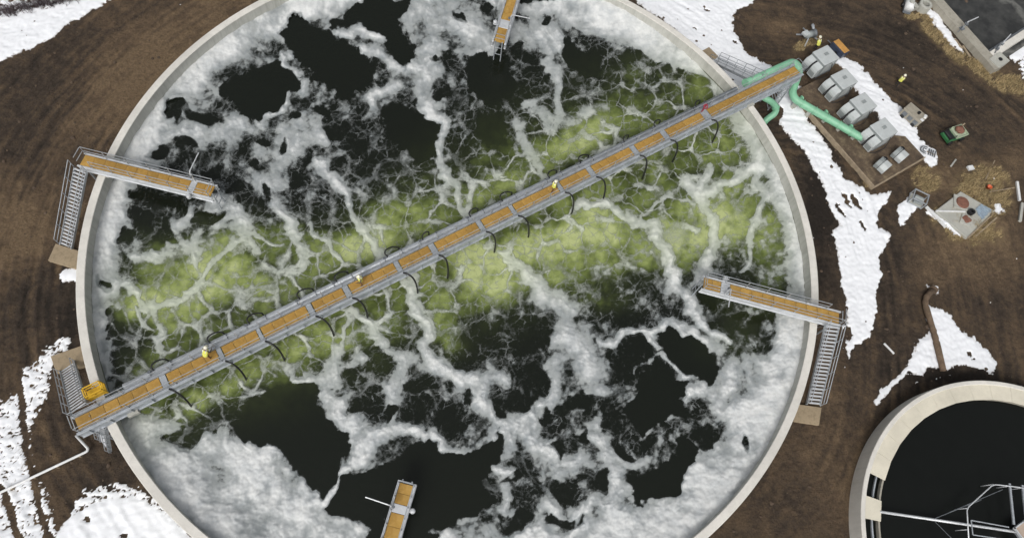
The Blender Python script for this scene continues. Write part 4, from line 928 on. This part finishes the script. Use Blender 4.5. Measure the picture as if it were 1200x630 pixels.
def blower(label, loc):
    t = thing('blower_cabinet', label, 'blower cabinet', loc, BA, 'row of grey blower cabinets')
    bw, bd_, h = 2.15, 1.95, BHT               # x: across to the road, y: along the row
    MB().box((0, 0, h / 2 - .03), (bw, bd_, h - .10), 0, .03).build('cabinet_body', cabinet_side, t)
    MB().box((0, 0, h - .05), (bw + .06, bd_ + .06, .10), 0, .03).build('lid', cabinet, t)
    for s in (-1, 1):
        y0, y1 = (s * .10, s * (bd_ / 2 - .01)); ya, yb_ = min(y0, y1), max(y0, y1); xb = -bw / 2 - .003
        m = MB(); prof = [(xb, .1), (xb - .72, .1), (xb - .72, 1.05), (xb - .58, 1.38), (xb, 1.62)]
        n = len(prof); m.add([(x, ya, z) for x, z in prof] + [(x, yb_, z) for x, z in prof], [tuple(range(n)), tuple(range(n, 2 * n))[::-1]] + [((i + 1) % n, i, n + i, n + (i + 1) % n) for i in range(n)])
        o = m.build('inlet_hood', cabinet, t); bv = o.modifiers.new('b', 'BEVEL'); bv.width = .02; bv.segments = 1
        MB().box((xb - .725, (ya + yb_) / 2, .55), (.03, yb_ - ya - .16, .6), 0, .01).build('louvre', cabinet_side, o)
    MB().tube(rounded([(-bw / 2 - .05, 0, 1.50), (-bw / 2 - .55, 0, 1.42), (-bw / 2 - .92, 0, .75), (-bw / 2 - 1.15, 0, .55)], .25), .085, 10).build('outlet_hose', black, t, True)
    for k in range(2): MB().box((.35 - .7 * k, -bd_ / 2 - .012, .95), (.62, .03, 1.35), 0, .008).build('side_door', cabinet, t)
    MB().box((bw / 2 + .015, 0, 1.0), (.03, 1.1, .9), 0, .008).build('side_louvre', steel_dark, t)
    MB().box((0, 0, -.02), (bw + .1, bd_ + .1, .08), 0, .01).build('skid', steel_dark, t)
    MB().tube([(.3, -bd_ / 2 - .05, 1.5), (.35, -bd_ / 2 - .25, .9), (.2, -bd_ / 2 - .45, .1), (-.9, -bd_ / 2 - .4, .06), (-1.6, -bd_ / 2 - .1, .06)], .04, 6).build('power_cable', black, t, True)
    MB().box((.1, .1, h + .035), (.5, .36, .07), 0, .015).build('roof_vent', cabinet_side, t)
    return t
for lab, p in zip(('grey blower cabinet nearest the bridge end', 'second grey blower cabinet from the bridge end', 'third grey blower cabinet, just beyond the bending worker', 'last grey blower cabinet at the elbow of the green pipe'), lids):
    blower(lab, (p.x, p.y, PH - .02))
def silencer(label, px_, py_):
    p = W(px_, py_, PH + .7); t = thing('filter_housing', label, 'filter housing', (p.x, p.y, PH - .02), BA + .15, 'small grey filter housings on the pad')
    m = MB(); prof = [(-.65, .15), (-.65, .65), (-.32, 1.05), (.32, 1.05), (.65, .65), (.65, .15)]; n = 6
    for (y0, y1, nm, mm) in ((-.62, .12, 'housing', cabinet), (.16, .62, 'filter_cover', cabinet_side)):
        m = MB(); m.add([(x, y0, z) for x, z in prof] + [(x, y1, z) for x, z in prof], [tuple(range(n))[::-1], tuple(range(n, 2 * n))] + [(i, (i + 1) % n, n + (i + 1) % n, n + i) for i in range(n)])
        o = m.build(nm, mm, t); bv = o.modifiers.new('b', 'BEVEL'); bv.width = .03; bv.segments = 1
    m = MB()
    for x in (-.5, .5):
        for y in (-.5, .5): m.box((x, y, .08), (.1, .1, .2))
    each(m, 'foot', steel_dark, t)
    MB().lathe([(0, 0), (.24, 0), (.24, .12), (.17, .14), (.17, .08), (0, .08)], (.36, .3, .92), 14).build('inlet', black, t)
silencer('small hipped grey filter housing by the pad edge, nearer the tank', 1036, 192)
silencer('small hipped grey filter housing behind it, nearer the snow', 1056, 180)

# green air pipe: along the row, round the bridge end and back to the air main
zp = PH + .55
pe = W(1012, 163, zp); pn = W(936, 85, zp)
row = (pn - pe).normalized(); nose = bl + BX * (BL + .75); 
ycorner = bl + BX * (BL + .55)
q_out = Vector((ycorner.x, ycorner.y, ZD - .25)) + BY * 1.15
q_in = bl + BX * s_of(884) + BY * (DW / 2 + .75); q_in.z = ZD - .22
foot = Vector((ycorner.x, ycorner.y, 0)) - BY * .9; 
path = [pe + BX * 1.3 + Vector((0, 0, 0)), pe, Vector((foot.x, foot.y, zp)), Vector((ycorner.x, ycorner.y, ZD - .3)) + BY * .1, q_out, q_in]
gp = thing('green_air_pipe', 'fat pale green air pipe running past the blower cabinets and round the bridge end', 'pipe', (pe.x, pe.y, 0))
O = Vector((pe.x, pe.y, 0))
MB().tube([v - O for v in rounded(path, .9, 8)], .40, 18).build('pipe', green, gp, True)
m = MB()
fdir = (path[2] - path[1]).normalized()
for i in range(1, 6):
    c = path[1].lerp(path[2], i / 6) - O; m.tube([c - fdir * .05, c + fdir * .05], .48, 18)
fd = (path[5] - path[4]).normalized(); m.tube([path[5] - O - fd * .08, path[5] - O + fd * .06], .47, 18)
each(m, 'flange', green, gp)
for p in lids:
    s = (Vector((p.x, p.y, zp)) - pe).dot(fdir); c = pe + fdir * s - O; c.z = zp
    if s > .3: MB().tube([c, c + BX * .75], .19, 12).tube([c + BX * .68, c + BX * .76], .26, 12).build('branch', green, gp, True)
m = MB()
for i in range(5):
    c = path[1].lerp(path[2], (i + .5) / 5) - O; m.box((c.x, c.y, (PH + .2) / 2), (.5, .35, PH + .4), BA)
each(m, 'pipe_support', conc_slab, gp)
# riser under the bridge: goes down, swings out and into the ground
rp = thing('green_riser_pipe', 'pale green S-shaped pipe rising beside the tank wall under the bridge', 'pipe')
a0 = W(893, 113, 3.2); a1 = W(907, 121, 2.2); a2 = W(911, 131, 1.3); a3 = W(897, 141, .6)
rp.location = (a3.x, a3.y, 0)
pth = rounded([a0, a1, a2, a3, Vector((a3.x - .3, a3.y - .35, -.25))], .7, 8)
MB().tube([v - Vector((a3.x, a3.y, 0)) for v in pth], .33, 16).build('pipe', green, rp, True)
c = a1.lerp(a2, .5) - Vector((a3.x, a3.y, 0)); dd = (a2 - a1).normalized()
MB().tube([c - dd * .06, c + dd * .06], .41, 16).build('flange', green, rp)

# ------------------------------------------------------------------ odds and ends on the site
def gz_at(x, y):
    i = int(np.clip((y - gy[0]) / GS, 0, len(gy) - 1)); j = int(np.clip((x - gx[0]) / GS, 0, len(gx) - 1)); return float(gz[i, j])
def spot(px_, py_): p = W(px_, py_, 0); p.z = gz_at(p.x, p.y); return p
p = spot(1050, 100)
person('person', 'worker in yellow vest walking alone on the dark mud road', p, R(60), 'walk', (0.02, 0.02, 0.022), group=G_P)
p = W(995, 124, PH)
person('person', 'worker in yellow vest bending between the second and third blower cabinets', (p.x, p.y, PH - .06), R(-60), 'lean', (0.03, 0.03, 0.03), group=G_P)
p = W(953, 60, PH - .3)
person('person', 'worker in green-yellow vest bending behind the blower cabinet nearest the bridge', (p.x, p.y, PH - .06), R(100), 'lean', (0.03, 0.03, 0.035), group=G_P)

# wheeled tank with amber lid
p = spot(980, 62); t = thing('compressor_trailer', 'navy compressor trailer with amber lid behind the first blower cabinet', 'compressor', p, BA + R(90))
MB().box((0, 0, .62), (1.9, 1.0, .85), 0, .10).build('body', navy, t)
MB().box((0, 0, 1.09), (1.85, .8, .12), 0, .05).build('lid', amber, t)
m = MB()
for s in (-1, 1): m.tube([(-.1, s * .52, .28), (-.1, s * .68, .28)], .28, 14)
each(m, 'wheel', black, t); MB().bar((.9, 0, .35), (1.7, 0, .30), .08, .08).build('tow_bar', steel_dark, t)
# grey pump on spread legs
p = spot(948, 45); t = thing('pump_unit', 'grey pump unit with splayed legs at the mud road edge', 'pump', p, R(20))
MB().tube([(-.9, 0, .75), (.1, 0, .75)], .38, 14).build('motor', cabinet_side, t, True)
MB().tube([(.12, 0, .75), (.35, 0, .75)], .50, 14).build('volute', steel_dark, t, True)
MB().tube(rounded([(.25, .2, .9), (.4, .9, 1.1), (1.0, 1.3, .4)], .4), .16, 10).build('outlet', galv, t, True)
m = MB()
for dx, dy in ((-1.2, .9), (-1.1, -.9), (1.2, -.8), (1.3, .6), (.1, 1.5)): m.bar((-.2, 0, .6), (dx, dy, .02), .12, .10)
each(m, 'leg', galv, t); MB().box((-.9, .1, .95), (.7, .6, .35), .2, .04).build('control_box', cabinet, t)
# generator
p = spot(1066, 139); t = thing('generator', 'tan generator box with dark vents at the snow edge', 'generator', p, R(-50))
MB().box((0, 0, .65), (2.3, 1.25, .95), 0, .05).build('enclosure', tanmetal, t)
MB().box((0, 0, 1.16), (2.36, 1.3, .08), 0, .03).build('roof', tanmetal, t)
for k, x in enumerate((-.7, 0, .7)): MB().box((x, -.635, .65), (.5, .04, .55), 0, .01).build('vent', steel_dark, t)
MB().lathe([(.06, 0), (.16, 0), (.16, .2), (.06, .2)], (.25, .1, 1.2), 12, close=True).build('exhaust', black, t)
m = MB()
for x in (-.7, .7):
    for s in (-1, 1): m.tube([(x, s * .55, .22), (x, s * .7, .22)], .23, 12)
each(m, 'wheel', black, t); each(MB().box((.95, .3, 1.26), (.3, .5, .15), .3, .03).box((1.0, -.35, 1.25), (.35, .3, .12), -.2, .03), 'roof_fitting', whitem, t)
# utility cart
p = spot(1114, 161); t = thing('utility_cart', 'small green utility cart carrying a rusty load on the mud', 'cart', p, R(22))
MB().box((-.15, 0, .55), (2.3, 1.25, .45), 0, .08).build('body', dgreen, t)
m = MB().box((.35, 0, .86), (1.5, 1.35, .10), 0, .02)
for s in (-1, 1): m.box((.35, s * .66, .98), (1.5, .05, .24), 0, .01); m.box((.35 + s * .74, 0, .98), (.05, 1.3, .24), 0, .01)
m.build('bed', lgreen, t)
MB().box((-.95, 0, .92), (.55, 1.1, .30), 0, .08).build('seat', black, t)
m = MB()
for x in (-.85, .75):
    for s in (-1, 1): m.tube([(x, s * .58, .3), (x, s * .80, .3)], .30, 14)
each(m, 'wheel', black, t)
m = MB()
for s in (-1, 1): m.tube(rounded([(-.6, s * .55, .7), (-.65, s * .55, 1.5), (-1.2, s * .55, 1.45), (-1.35, s * .55, .75)], .2), .03, 6)
each(m, 'roll_bar', black, t)
def lump(name, m_, parent, c, r, seed, flat=.6):
    bm = bmesh.new(); bmesh.ops.create_icosphere(bm, subdivisions=3, radius=1); g = np.random.RandomState(seed)
    for v in bm.verts:
        k = 1 + .35 * float(perlin(np.array([v.co.x * 1.6 + seed]), np.array([v.co.y * 1.6 + v.co.z]), 3)[0]); v.co = Vector((v.co.x * r[0] * k, v.co.y * r[1] * k, v.co.z * r[2] * k)) + Vector(c)
    me = bpy.data.meshes.new(name); bm.to_mesh(me); bm.free(); me.materials.append(m_); return link(name, me, parent)
lump('load', rust, t, (.45, .1, 1.1), (.5, .45, .28), 4)
MB().bar((.95, .45, 1.12), (1.45, .6, 1.15), .12, .06).build('plank', wood, t)
# crate
p = spot(1072, 236); t = thing('metal_crate', 'grey open framed crate at the end of a snow patch', 'crate', p, R(-28))
m = MB()
for x in (-.72, .72):
    for y in (-.6, .6): m.box((x, y, .5), (.1, .1, 1.0))
for z in (.12, .95):
    for s in (-1, 1): m.bar((-.77, s * .6, z), (.77, s * .6, z), .09, .09); m.bar((s * .72, -.65, z), (s * .72, .65, z), .09, .09)
m.build('frame', galv, t)
MB().box((0, 0, .15), (1.4, 1.15, .08)).build('floor', conc_slab, t)
MB().tube([(-.4, .1, .5), (.45, .05, .55)], .26, 12).box((.1, -.3, .35), (.9, .3, .3), .2, .03).build('contents', cabinet_side, t)
# chamber slab with hatches
q = [(1096, 247), (1126, 224), (1166, 247), (1134, 279)]
zs = .45
c = sum((W(a, b, zs) for a, b in q), Vector()) / 4
t = thing('chamber_slab', 'pale concrete chamber roof with two rusty hatches in dry grass', 'chamber', (c.x, c.y, 0))
o = MB().prism([(W(a, b, zs).x - c.x, W(a, b, zs).y - c.y) for a, b in q], -.2, zs).build('slab', conc_slab, t); bv = o.modifiers.new('b', 'BEVEL'); bv.width = .05
def lc(px_, py_, z): p = W(px_, py_, z); return Vector((p.x - c.x, p.y - c.y, z))
b1 = lc(1127, 238, zs); o = MB().box(b1 + Vector((0, 0, .06)), (1.75, 1.6, .14), R(-15), .03).build('curb', conc_slab, t)
MB().lathe([(0, .16), (.35, .15), (.62, .12), (.68, .02)], b1 + Vector((0, 0, .12)), 20).build('hatch', rust, t)
b2 = lc(1132, 258.5, zs); MB().box(b2 + Vector((0, 0, .05)), (1.15, 1.2, .12), R(-30), .03).build('curb', conc_slab, t)
lump('hatch', rust, t, b2 + Vector((0, .1, .14)), (.42, .42, .12), 9)
b3 = lc(1136.5, 249.5, zs); MB().lathe([(.17, 0), (.33, 0), (.33, .4), (.25, .42), (.17, .4)], b3, 16, close=True).build('vent_ring', black, t)
for k, (u0, u1) in enumerate((((1097, 247), (1131, 248)), ((1134, 279), (1164, 250)))):
    MB().bar(lc(*u0, zs + .05), lc(*u1, zs + .05), .14, .12).build('form_board', whitem if k == 0 else wood, t)
tp = MB(); n = 10
tq = [lc(1143, 246, zs), lc(1150, 240, zs), lc(1162, 246, zs), lc(1150, 258, zs)]
for i in range(n + 1):
    for j in range(n + 1):
        p = tq[0].lerp(tq[1], i / n).lerp(tq[3].lerp(tq[2], i / n), j / n); tp.v.append((p.x + .08 * math.sin(i * 2.1 + j), p.y + .08 * math.cos(j * 1.7), p.z + .03 + .06 * abs(math.sin(i * 1.3 + j * .9))))
for i in range(n):
    for j in range(n): tp.f.append((i * (n + 1) + j, i * (n + 1) + j + 1, (i + 1) * (n + 1) + j + 1, (i + 1) * (n + 1) + j))
to = tp.build('wet_patch', blue); to.location = (c.x, c.y, 0); to.modifiers.new('s', 'SOLIDIFY').thickness = .01  # bluish crumpled sheet, added to stand for a wet patch on the slab
tag(to, 'crumpled bluish sheet standing in for a wet patch on the concrete chamber roof', 'wet_patch')
# orange bucket, laths, plank, pallet
p = spot(1155, 222); t = thing('bucket', 'small orange bucket in the dry grass above the chamber slab', 'bucket', p)
MB().lathe([(0, .02), (.18, .02), (.23, .42), (.26, .42), (.26, .45), (.21, .45), (.16, .06), (0, .06)], n=18).build('tub', orange, t, True)
MB().tube([(.24 * math.cos(a), .24 * math.sin(a), .44) for a in np.linspace(0, math.pi, 8)], .012, 6).build('handle', steel_dark, t)
def stick(name, label, cat, a, b, w, h, m_, z=.05, group=None):
    p0, p1 = spot(*a), spot(*b); c = (p0 + p1) / 2; c.z = min(p0.z, p1.z)
    o = MB().bar((p0.x - c.x, p0.y - c.y, p0.z - c.z + z), (p1.x - c.x, p1.y - c.y, p1.z - c.z + z), w, h).build(name, m_); o.location = c
    bv = o.modifiers.new('b', 'BEVEL'); bv.width = .01
    return tag(o, label, cat, group)
stick('timber_lath', 'thin tan lath pointing up from the orange bucket', 'lath', (1152, 212), (1163, 190), .10, .08, wood, .1)
stick('timber_lath', 'thin tan lath lying right of the orange bucket', 'lath', (1156, 227), (1187, 221), .10, .08, wood, .1)
stick('pale_beam', 'pale beam with snow on it at the right photo edge, upper one', 'beam', (1190, 214), (1193, 236), .25, .2, whitem, .1)
stick('pale_beam', 'pale weathered beam at the right photo edge, lower one', 'beam', (1196, 239), (1192, 261), .28, .22, conc_slab, .1)
stick('snowy_beam', 'long white beam lying along the left edge of the chamber slab', 'beam', (1084, 243), (1106, 268), .28, .2, whitem, .1)
p = spot(1086, 178); t = thing('cable_reel_frame', 'dark bent bars and slatted rack lying on the snow', 'rack', p, R(-25))
for i in range(4): MB().box((.15 + i * .22, 0, .2), (.09, .85, .12)).build('slat', steel_dark, t)
MB().tube(rounded([(-.1, .45, .22), (-.7, .4, .22), (-.8, -.35, .22), (-.15, -.45, .22)], .3), .06, 8).tube(rounded([(-.15, .2, .22), (-.5, .2, .22), (-.5, -.2, .22), (-.15, -.2, .22)], .12), .05, 8).build('bent_bar', steel_dark, t)
MB().box((.45, 0, .12), (.95, .1, .1)).build('bearer', wood, t)
for i, (lab, cat, a_, b_, w_, h_, m_) in enumerate((
    ('short grey board on the dug soil left of the orange bucket', 'board', (1113, 196), (1120, 187), .16, .1, conc_slab), ('white snowy block in the dug soil above the chamber slab', 'block', (1132, 199), (1138, 198), .5, .3, whitem),
    ('short pale plank beside the lower right edge of the chamber slab', 'board', (1141, 278), (1163, 258), .16, .1, wood))): stick('loose_board', lab, cat, a_, b_, w_, h_, m_, .08)
# mud-caked pipe
p0, p1, p2 = spot(1104, 435), spot(1080, 352), spot(1092, 340)
t = thing('mud_caked_pipe', 'long brown mud-caked pipe with bent end crossing the snow patch', 'pipe', (p1.x, p1.y, 0))
o1 = Vector((p1.x, p1.y, 0)); ph = rounded([p0 - o1 + Vector((0, 0, .22)), p0.lerp(p1, .5) - o1 + Vector((.12, 0, .28)), p1 - o1 + Vector((0, 0, .3)), p2 - o1 + Vector((0, 0, .3))], .8, 7)
MB().tube(ph, [.27 + .035 * math.sin(i * 2.3) for i in range(len(ph))], 14).build('barrel', mudpipe, t, True)
dn = (ph[-1] - ph[-2]).normalized(); MB().tube([ph[-1] - dn * .12, ph[-1] + dn * .1], .42, 14).build('flange', mudpipe, t)
# thin white pipe at lower left
w0, w1, w2 = W(-30, 591, .4), W(105, 527, .4), W(89, 510, .4)
t = thing('service_pipe', 'thin pale pipe running over the snow to the left bridge end', 'pipe', (w1.x, w1.y, 0)); o1 = Vector((w1.x, w1.y, 0))
MB().tube(rounded([w0 - o1, w1 - o1, w2 - o1], .3), .10, 10).build('barrel', whitem, t, True)
m = MB()
for k in (.1, .3, .5, .7, .9): q = w0.lerp(w1, k) - o1; m.box((q.x, q.y, .12), (.25, .2, .42))
each(m, 'sleeper', wood, t)
stick('timber_lath', 'thin snowy board lying between the two tanks', 'board', (1036, 402), (1048, 414), .18, .1, whitem, .06)

# ------------------------------------------------------------------ square basin at the top right
ZB = .75
bw0, bw1, bw2, bw3 = W(1083, -12, ZB), W(1166, 82, ZB), W(1232, 38, ZB), W(1150, -60, ZB)
t = thing('square_basin', 'old concrete basin of dark scummy water at the top right corner', 'basin', (bw1.x, bw1.y, 0)); o1 = Vector((bw1.x, bw1.y, 0))
d1 = (bw0 - bw1).normalized(); d2 = (bw2 - bw1).normalized()
n1 = Vector((-d1.y, d1.x, 0)); n1 = n1 if n1.dot(d2) > 0 else -n1
n2 = Vector((-d2.y, d2.x, 0)); n2 = n2 if n2.dot(d1) > 0 else -n2
def quad(a, d, ln, n, w0_, w1_): return [(a + n * w0_).xy, (a + d * ln + n * w0_).xy, (a + d * ln + n * w1_).xy, (a + n * w1_).xy]
z0 = Vector((0, 0, 0))
MB().prism(quad(z0, d1, 22, n1, 0, 1.25), -.3, ZB).build('long_wall', conc_old, t)
MB().prism(quad(d2 * .9 + d1 * 1.26, d2, 14, n2, 0, .8), -.3, ZB - .006).build('short_wall', conc_rim, t)
MB().prism(quad(d2 * .6 - d1 * .1, d2, 2.0, n2, 0, 1.5), -.2, ZB + .10).build('corner_pad', conc_slab, t)
hc = d2 * 1.6 + d1 * .65
MB().lathe([(.14, 0), (.24, 0), (.24, .06), (.14, .06)], (hc.x, hc.y, ZB + .10), 14, close=True).build('manhole_ring', black, t)
MB().lathe([(.0, .02), (.16, .02)], (hc.x, hc.y, ZB + .10), 14).build('manhole', black, t)
wq = [d1 * .5 + d2 * .8, d1 * 22 + d2 * .8, d1 * 22 + d2 * 15, d1 * .5 + d2 * 15]
bwat = MB().add([(v.x, v.y, .12) for v in wq], [(3, 2, 1, 0)]).build('basin_water', still_mat('scummy_water', (0.028, 0.029, 0.029), .5, (0.15, 0.15, 0.14)))
bwat.location = o1; tag(bwat, 'dark grey scummy water in the square basin', kind='structure')
bi = d1 * 2.06 + d2 * 1.3
MB().prism(quad(bi, d2, 13, n2, 0.02, .30), -.3, ZB - .32).build('baffle', steel_dark, t)
def crane(label, px_, py_, rz):
    p = W(px_, py_, ZB); t2 = thing('sluice_hoist', label, 'hoist', (p.x, p.y, ZB), rz, 'small hoists on the basin walls')
    MB().box((0, 0, .06), (.5, .5, .12), 0, .02).build('base', steel_dark, t2)
    MB().tube([(0, 0, .1), (0, 0, 1.2)], .09, 8).build('mast', galv, t2)
    MB().bar((-.2, 0, 1.15), (1.5, 0, 1.25), .09, .09).build('jib', pale, t2)
    MB().tube([(.0, -.2, .8), (.0, .2, .8)], .15, 10).build('winch_drum', steel_dark, t2)
    MB().bar((-.1, 0, .3), (-.9, -.2, .05), .08, .08).build('brace', steel_dark, t2)
crane('grey hoist with pale jib on the long basin wall', 1127, 34, R(28))
crane('small grey hoist on the inner corner of the basin', 1168, 57, R(45))
for lab, px_, py_ in (('white tank trailer cut by the top photo edge', 1062, 6),):
    p = spot(px_, py_ + 3); t = thing('tank_trailer', lab, 'trailer', p, R(70))
    MB().tube([(-1.0, 0, .75), (.9, 0, .75)], [.5, .5], 16).build('vessel', whitem, t, True)
    MB().lathe([(0, 0), (.28, 0), (.28, .1), (0, .12)], (-.3, 0, 1.22), 14).build('hatch', conc_slab, t)
    MB().box((0, 0, .28), (2.4, .9, .15)).build('chassis', steel_dark, t)
    m = MB()
    for s in (-1, 1): m.tube([(0, s * .5, .27), (0, s * .68, .27)], .27, 12)
    each(m, 'wheel', black, t)
p = spot(1080, 11); t = thing('concrete_ring', 'upright grey concrete pipe ring with a dark mouth by the snow', 'pipe ring', p)
MB().lathe([(.42, 0), (.75, 0), (.75, .9), (.70, .95), (.45, .95), (.42, .9)], n=24, close=True).build('ring', conc_slab, t)
MB().lathe([(0, .25), (.43, .25)], n=24).build('inside', black, t)
MB().box((-1.05, .1, .3), (.5, .8, .6), .3, .04).build('block', conc_slab, t)
for i, (a, b) in enumerate((((1119, 46), (1127, 57)), ((1128, 54), (1137, 67)))):
    stick('timber_plank', ('upper' if i == 0 else 'lower') + ' dark plank lying against the long basin wall', 'plank', a, b, .2, .12, wood, .08, 'planks beside the basin wall')

# ------------------------------------------------------------------ dry grass, rubble
g = np.random.RandomState(3); V = []; Fc = []
ys, xs = np.where((straw > .35) & (snow < 0)); pick = g.choice(len(ys), min(9000, len(ys)), replace=len(ys) < 9000)
for k in pick:
    x, y = gx[xs[k]] + g.uniform(-.08, .08), gy[ys[k]] + g.uniform(-.08, .08); z = gz[ys[k], xs[k]] - .02
    for _ in range(3):
        a = g.uniform(0, 6.28); h = g.uniform(.12, .38); l = g.uniform(.08, .3); dx, dy = math.cos(a), math.sin(a); w = .018; o = len(V)
        V += [(x - dy * w, y + dx * w, z), (x + dy * w, y - dx * w, z), (x + dx * l, y + dy * l, z + h)]; Fc.append((o, o + 1, o + 2))
def brush():
    V2 = []; F2 = []
    for k in range(420):
        u = g.uniform(0, 1); p = W(u * 100 - 5, 20 - u * 20 + g.normal(0, 3.0) - 3, 0)
        for _ in range(4):
            a = g.uniform(0, 6.28); h = g.uniform(.3, 1.1); l = g.uniform(.1, .5); dx, dy = math.cos(a), math.sin(a); w = .02; o = len(V2)
            V2.extend([(p.x - dy * w, p.y + dx * w, -.05), (p.x + dy * w, p.y - dx * w, -.05), (p.x + dx * l, p.y + dy * l, h)]); F2.append((o, o + 1, o + 2))
    me = bpy.data.meshes.new('bare_brush'); me.from_pydata(V2, [], F2); me.materials.append(mat('twig', (0.10, 0.08, 0.085), .9, 0, .3, 1))
    tag(link('bare_brush', me), 'bare dark brush twigs in the snow at the top left corner', 'brush', kind='stuff')
brush()
me = bpy.data.meshes.new('dry_grass'); me.from_pydata(V, [], Fc); me.materials.append(mat('straw', (0.40, 0.31, 0.165), .9, 0, .45, 1.2, (0.17, 0.13, 0.05)))
tag(link('dry_grass', me), 'dead straw coloured grass tufts on the verges and the chamber mound', 'grass', kind='stuff')
bm = bmesh.new(); cnt = 0
while cnt < 900:
    x, y = g.uniform(-48, 66), g.uniform(-27, 38)
    if math.hypot(x, y) < RO + .4 or math.hypot(x - CC[0], y - CC[1]) < CR + .4: continue
    r = abs(g.normal(0, .07)) + .04; z = gz_at(x, y)
    ret = bmesh.ops.create_icosphere(bm, subdivisions=1, radius=r)
    for v in ret['verts']: v.co = Vector((v.co.x * g.uniform(.7, 1.3) + x, v.co.y * g.uniform(.7, 1.3) + y, v.co.z * g.uniform(.5, .9) + z + r * .2))
    cnt += 1
me = bpy.data.meshes.new('soil_clods'); bm.to_mesh(me); bm.free(); me.materials.append(mat('clod', (0.085, 0.06, 0.042), .95, 0, .5, .4))
tag(link('soil_clods', me), 'loose brown clods scattered over the muddy ground', 'clods', kind='stuff')
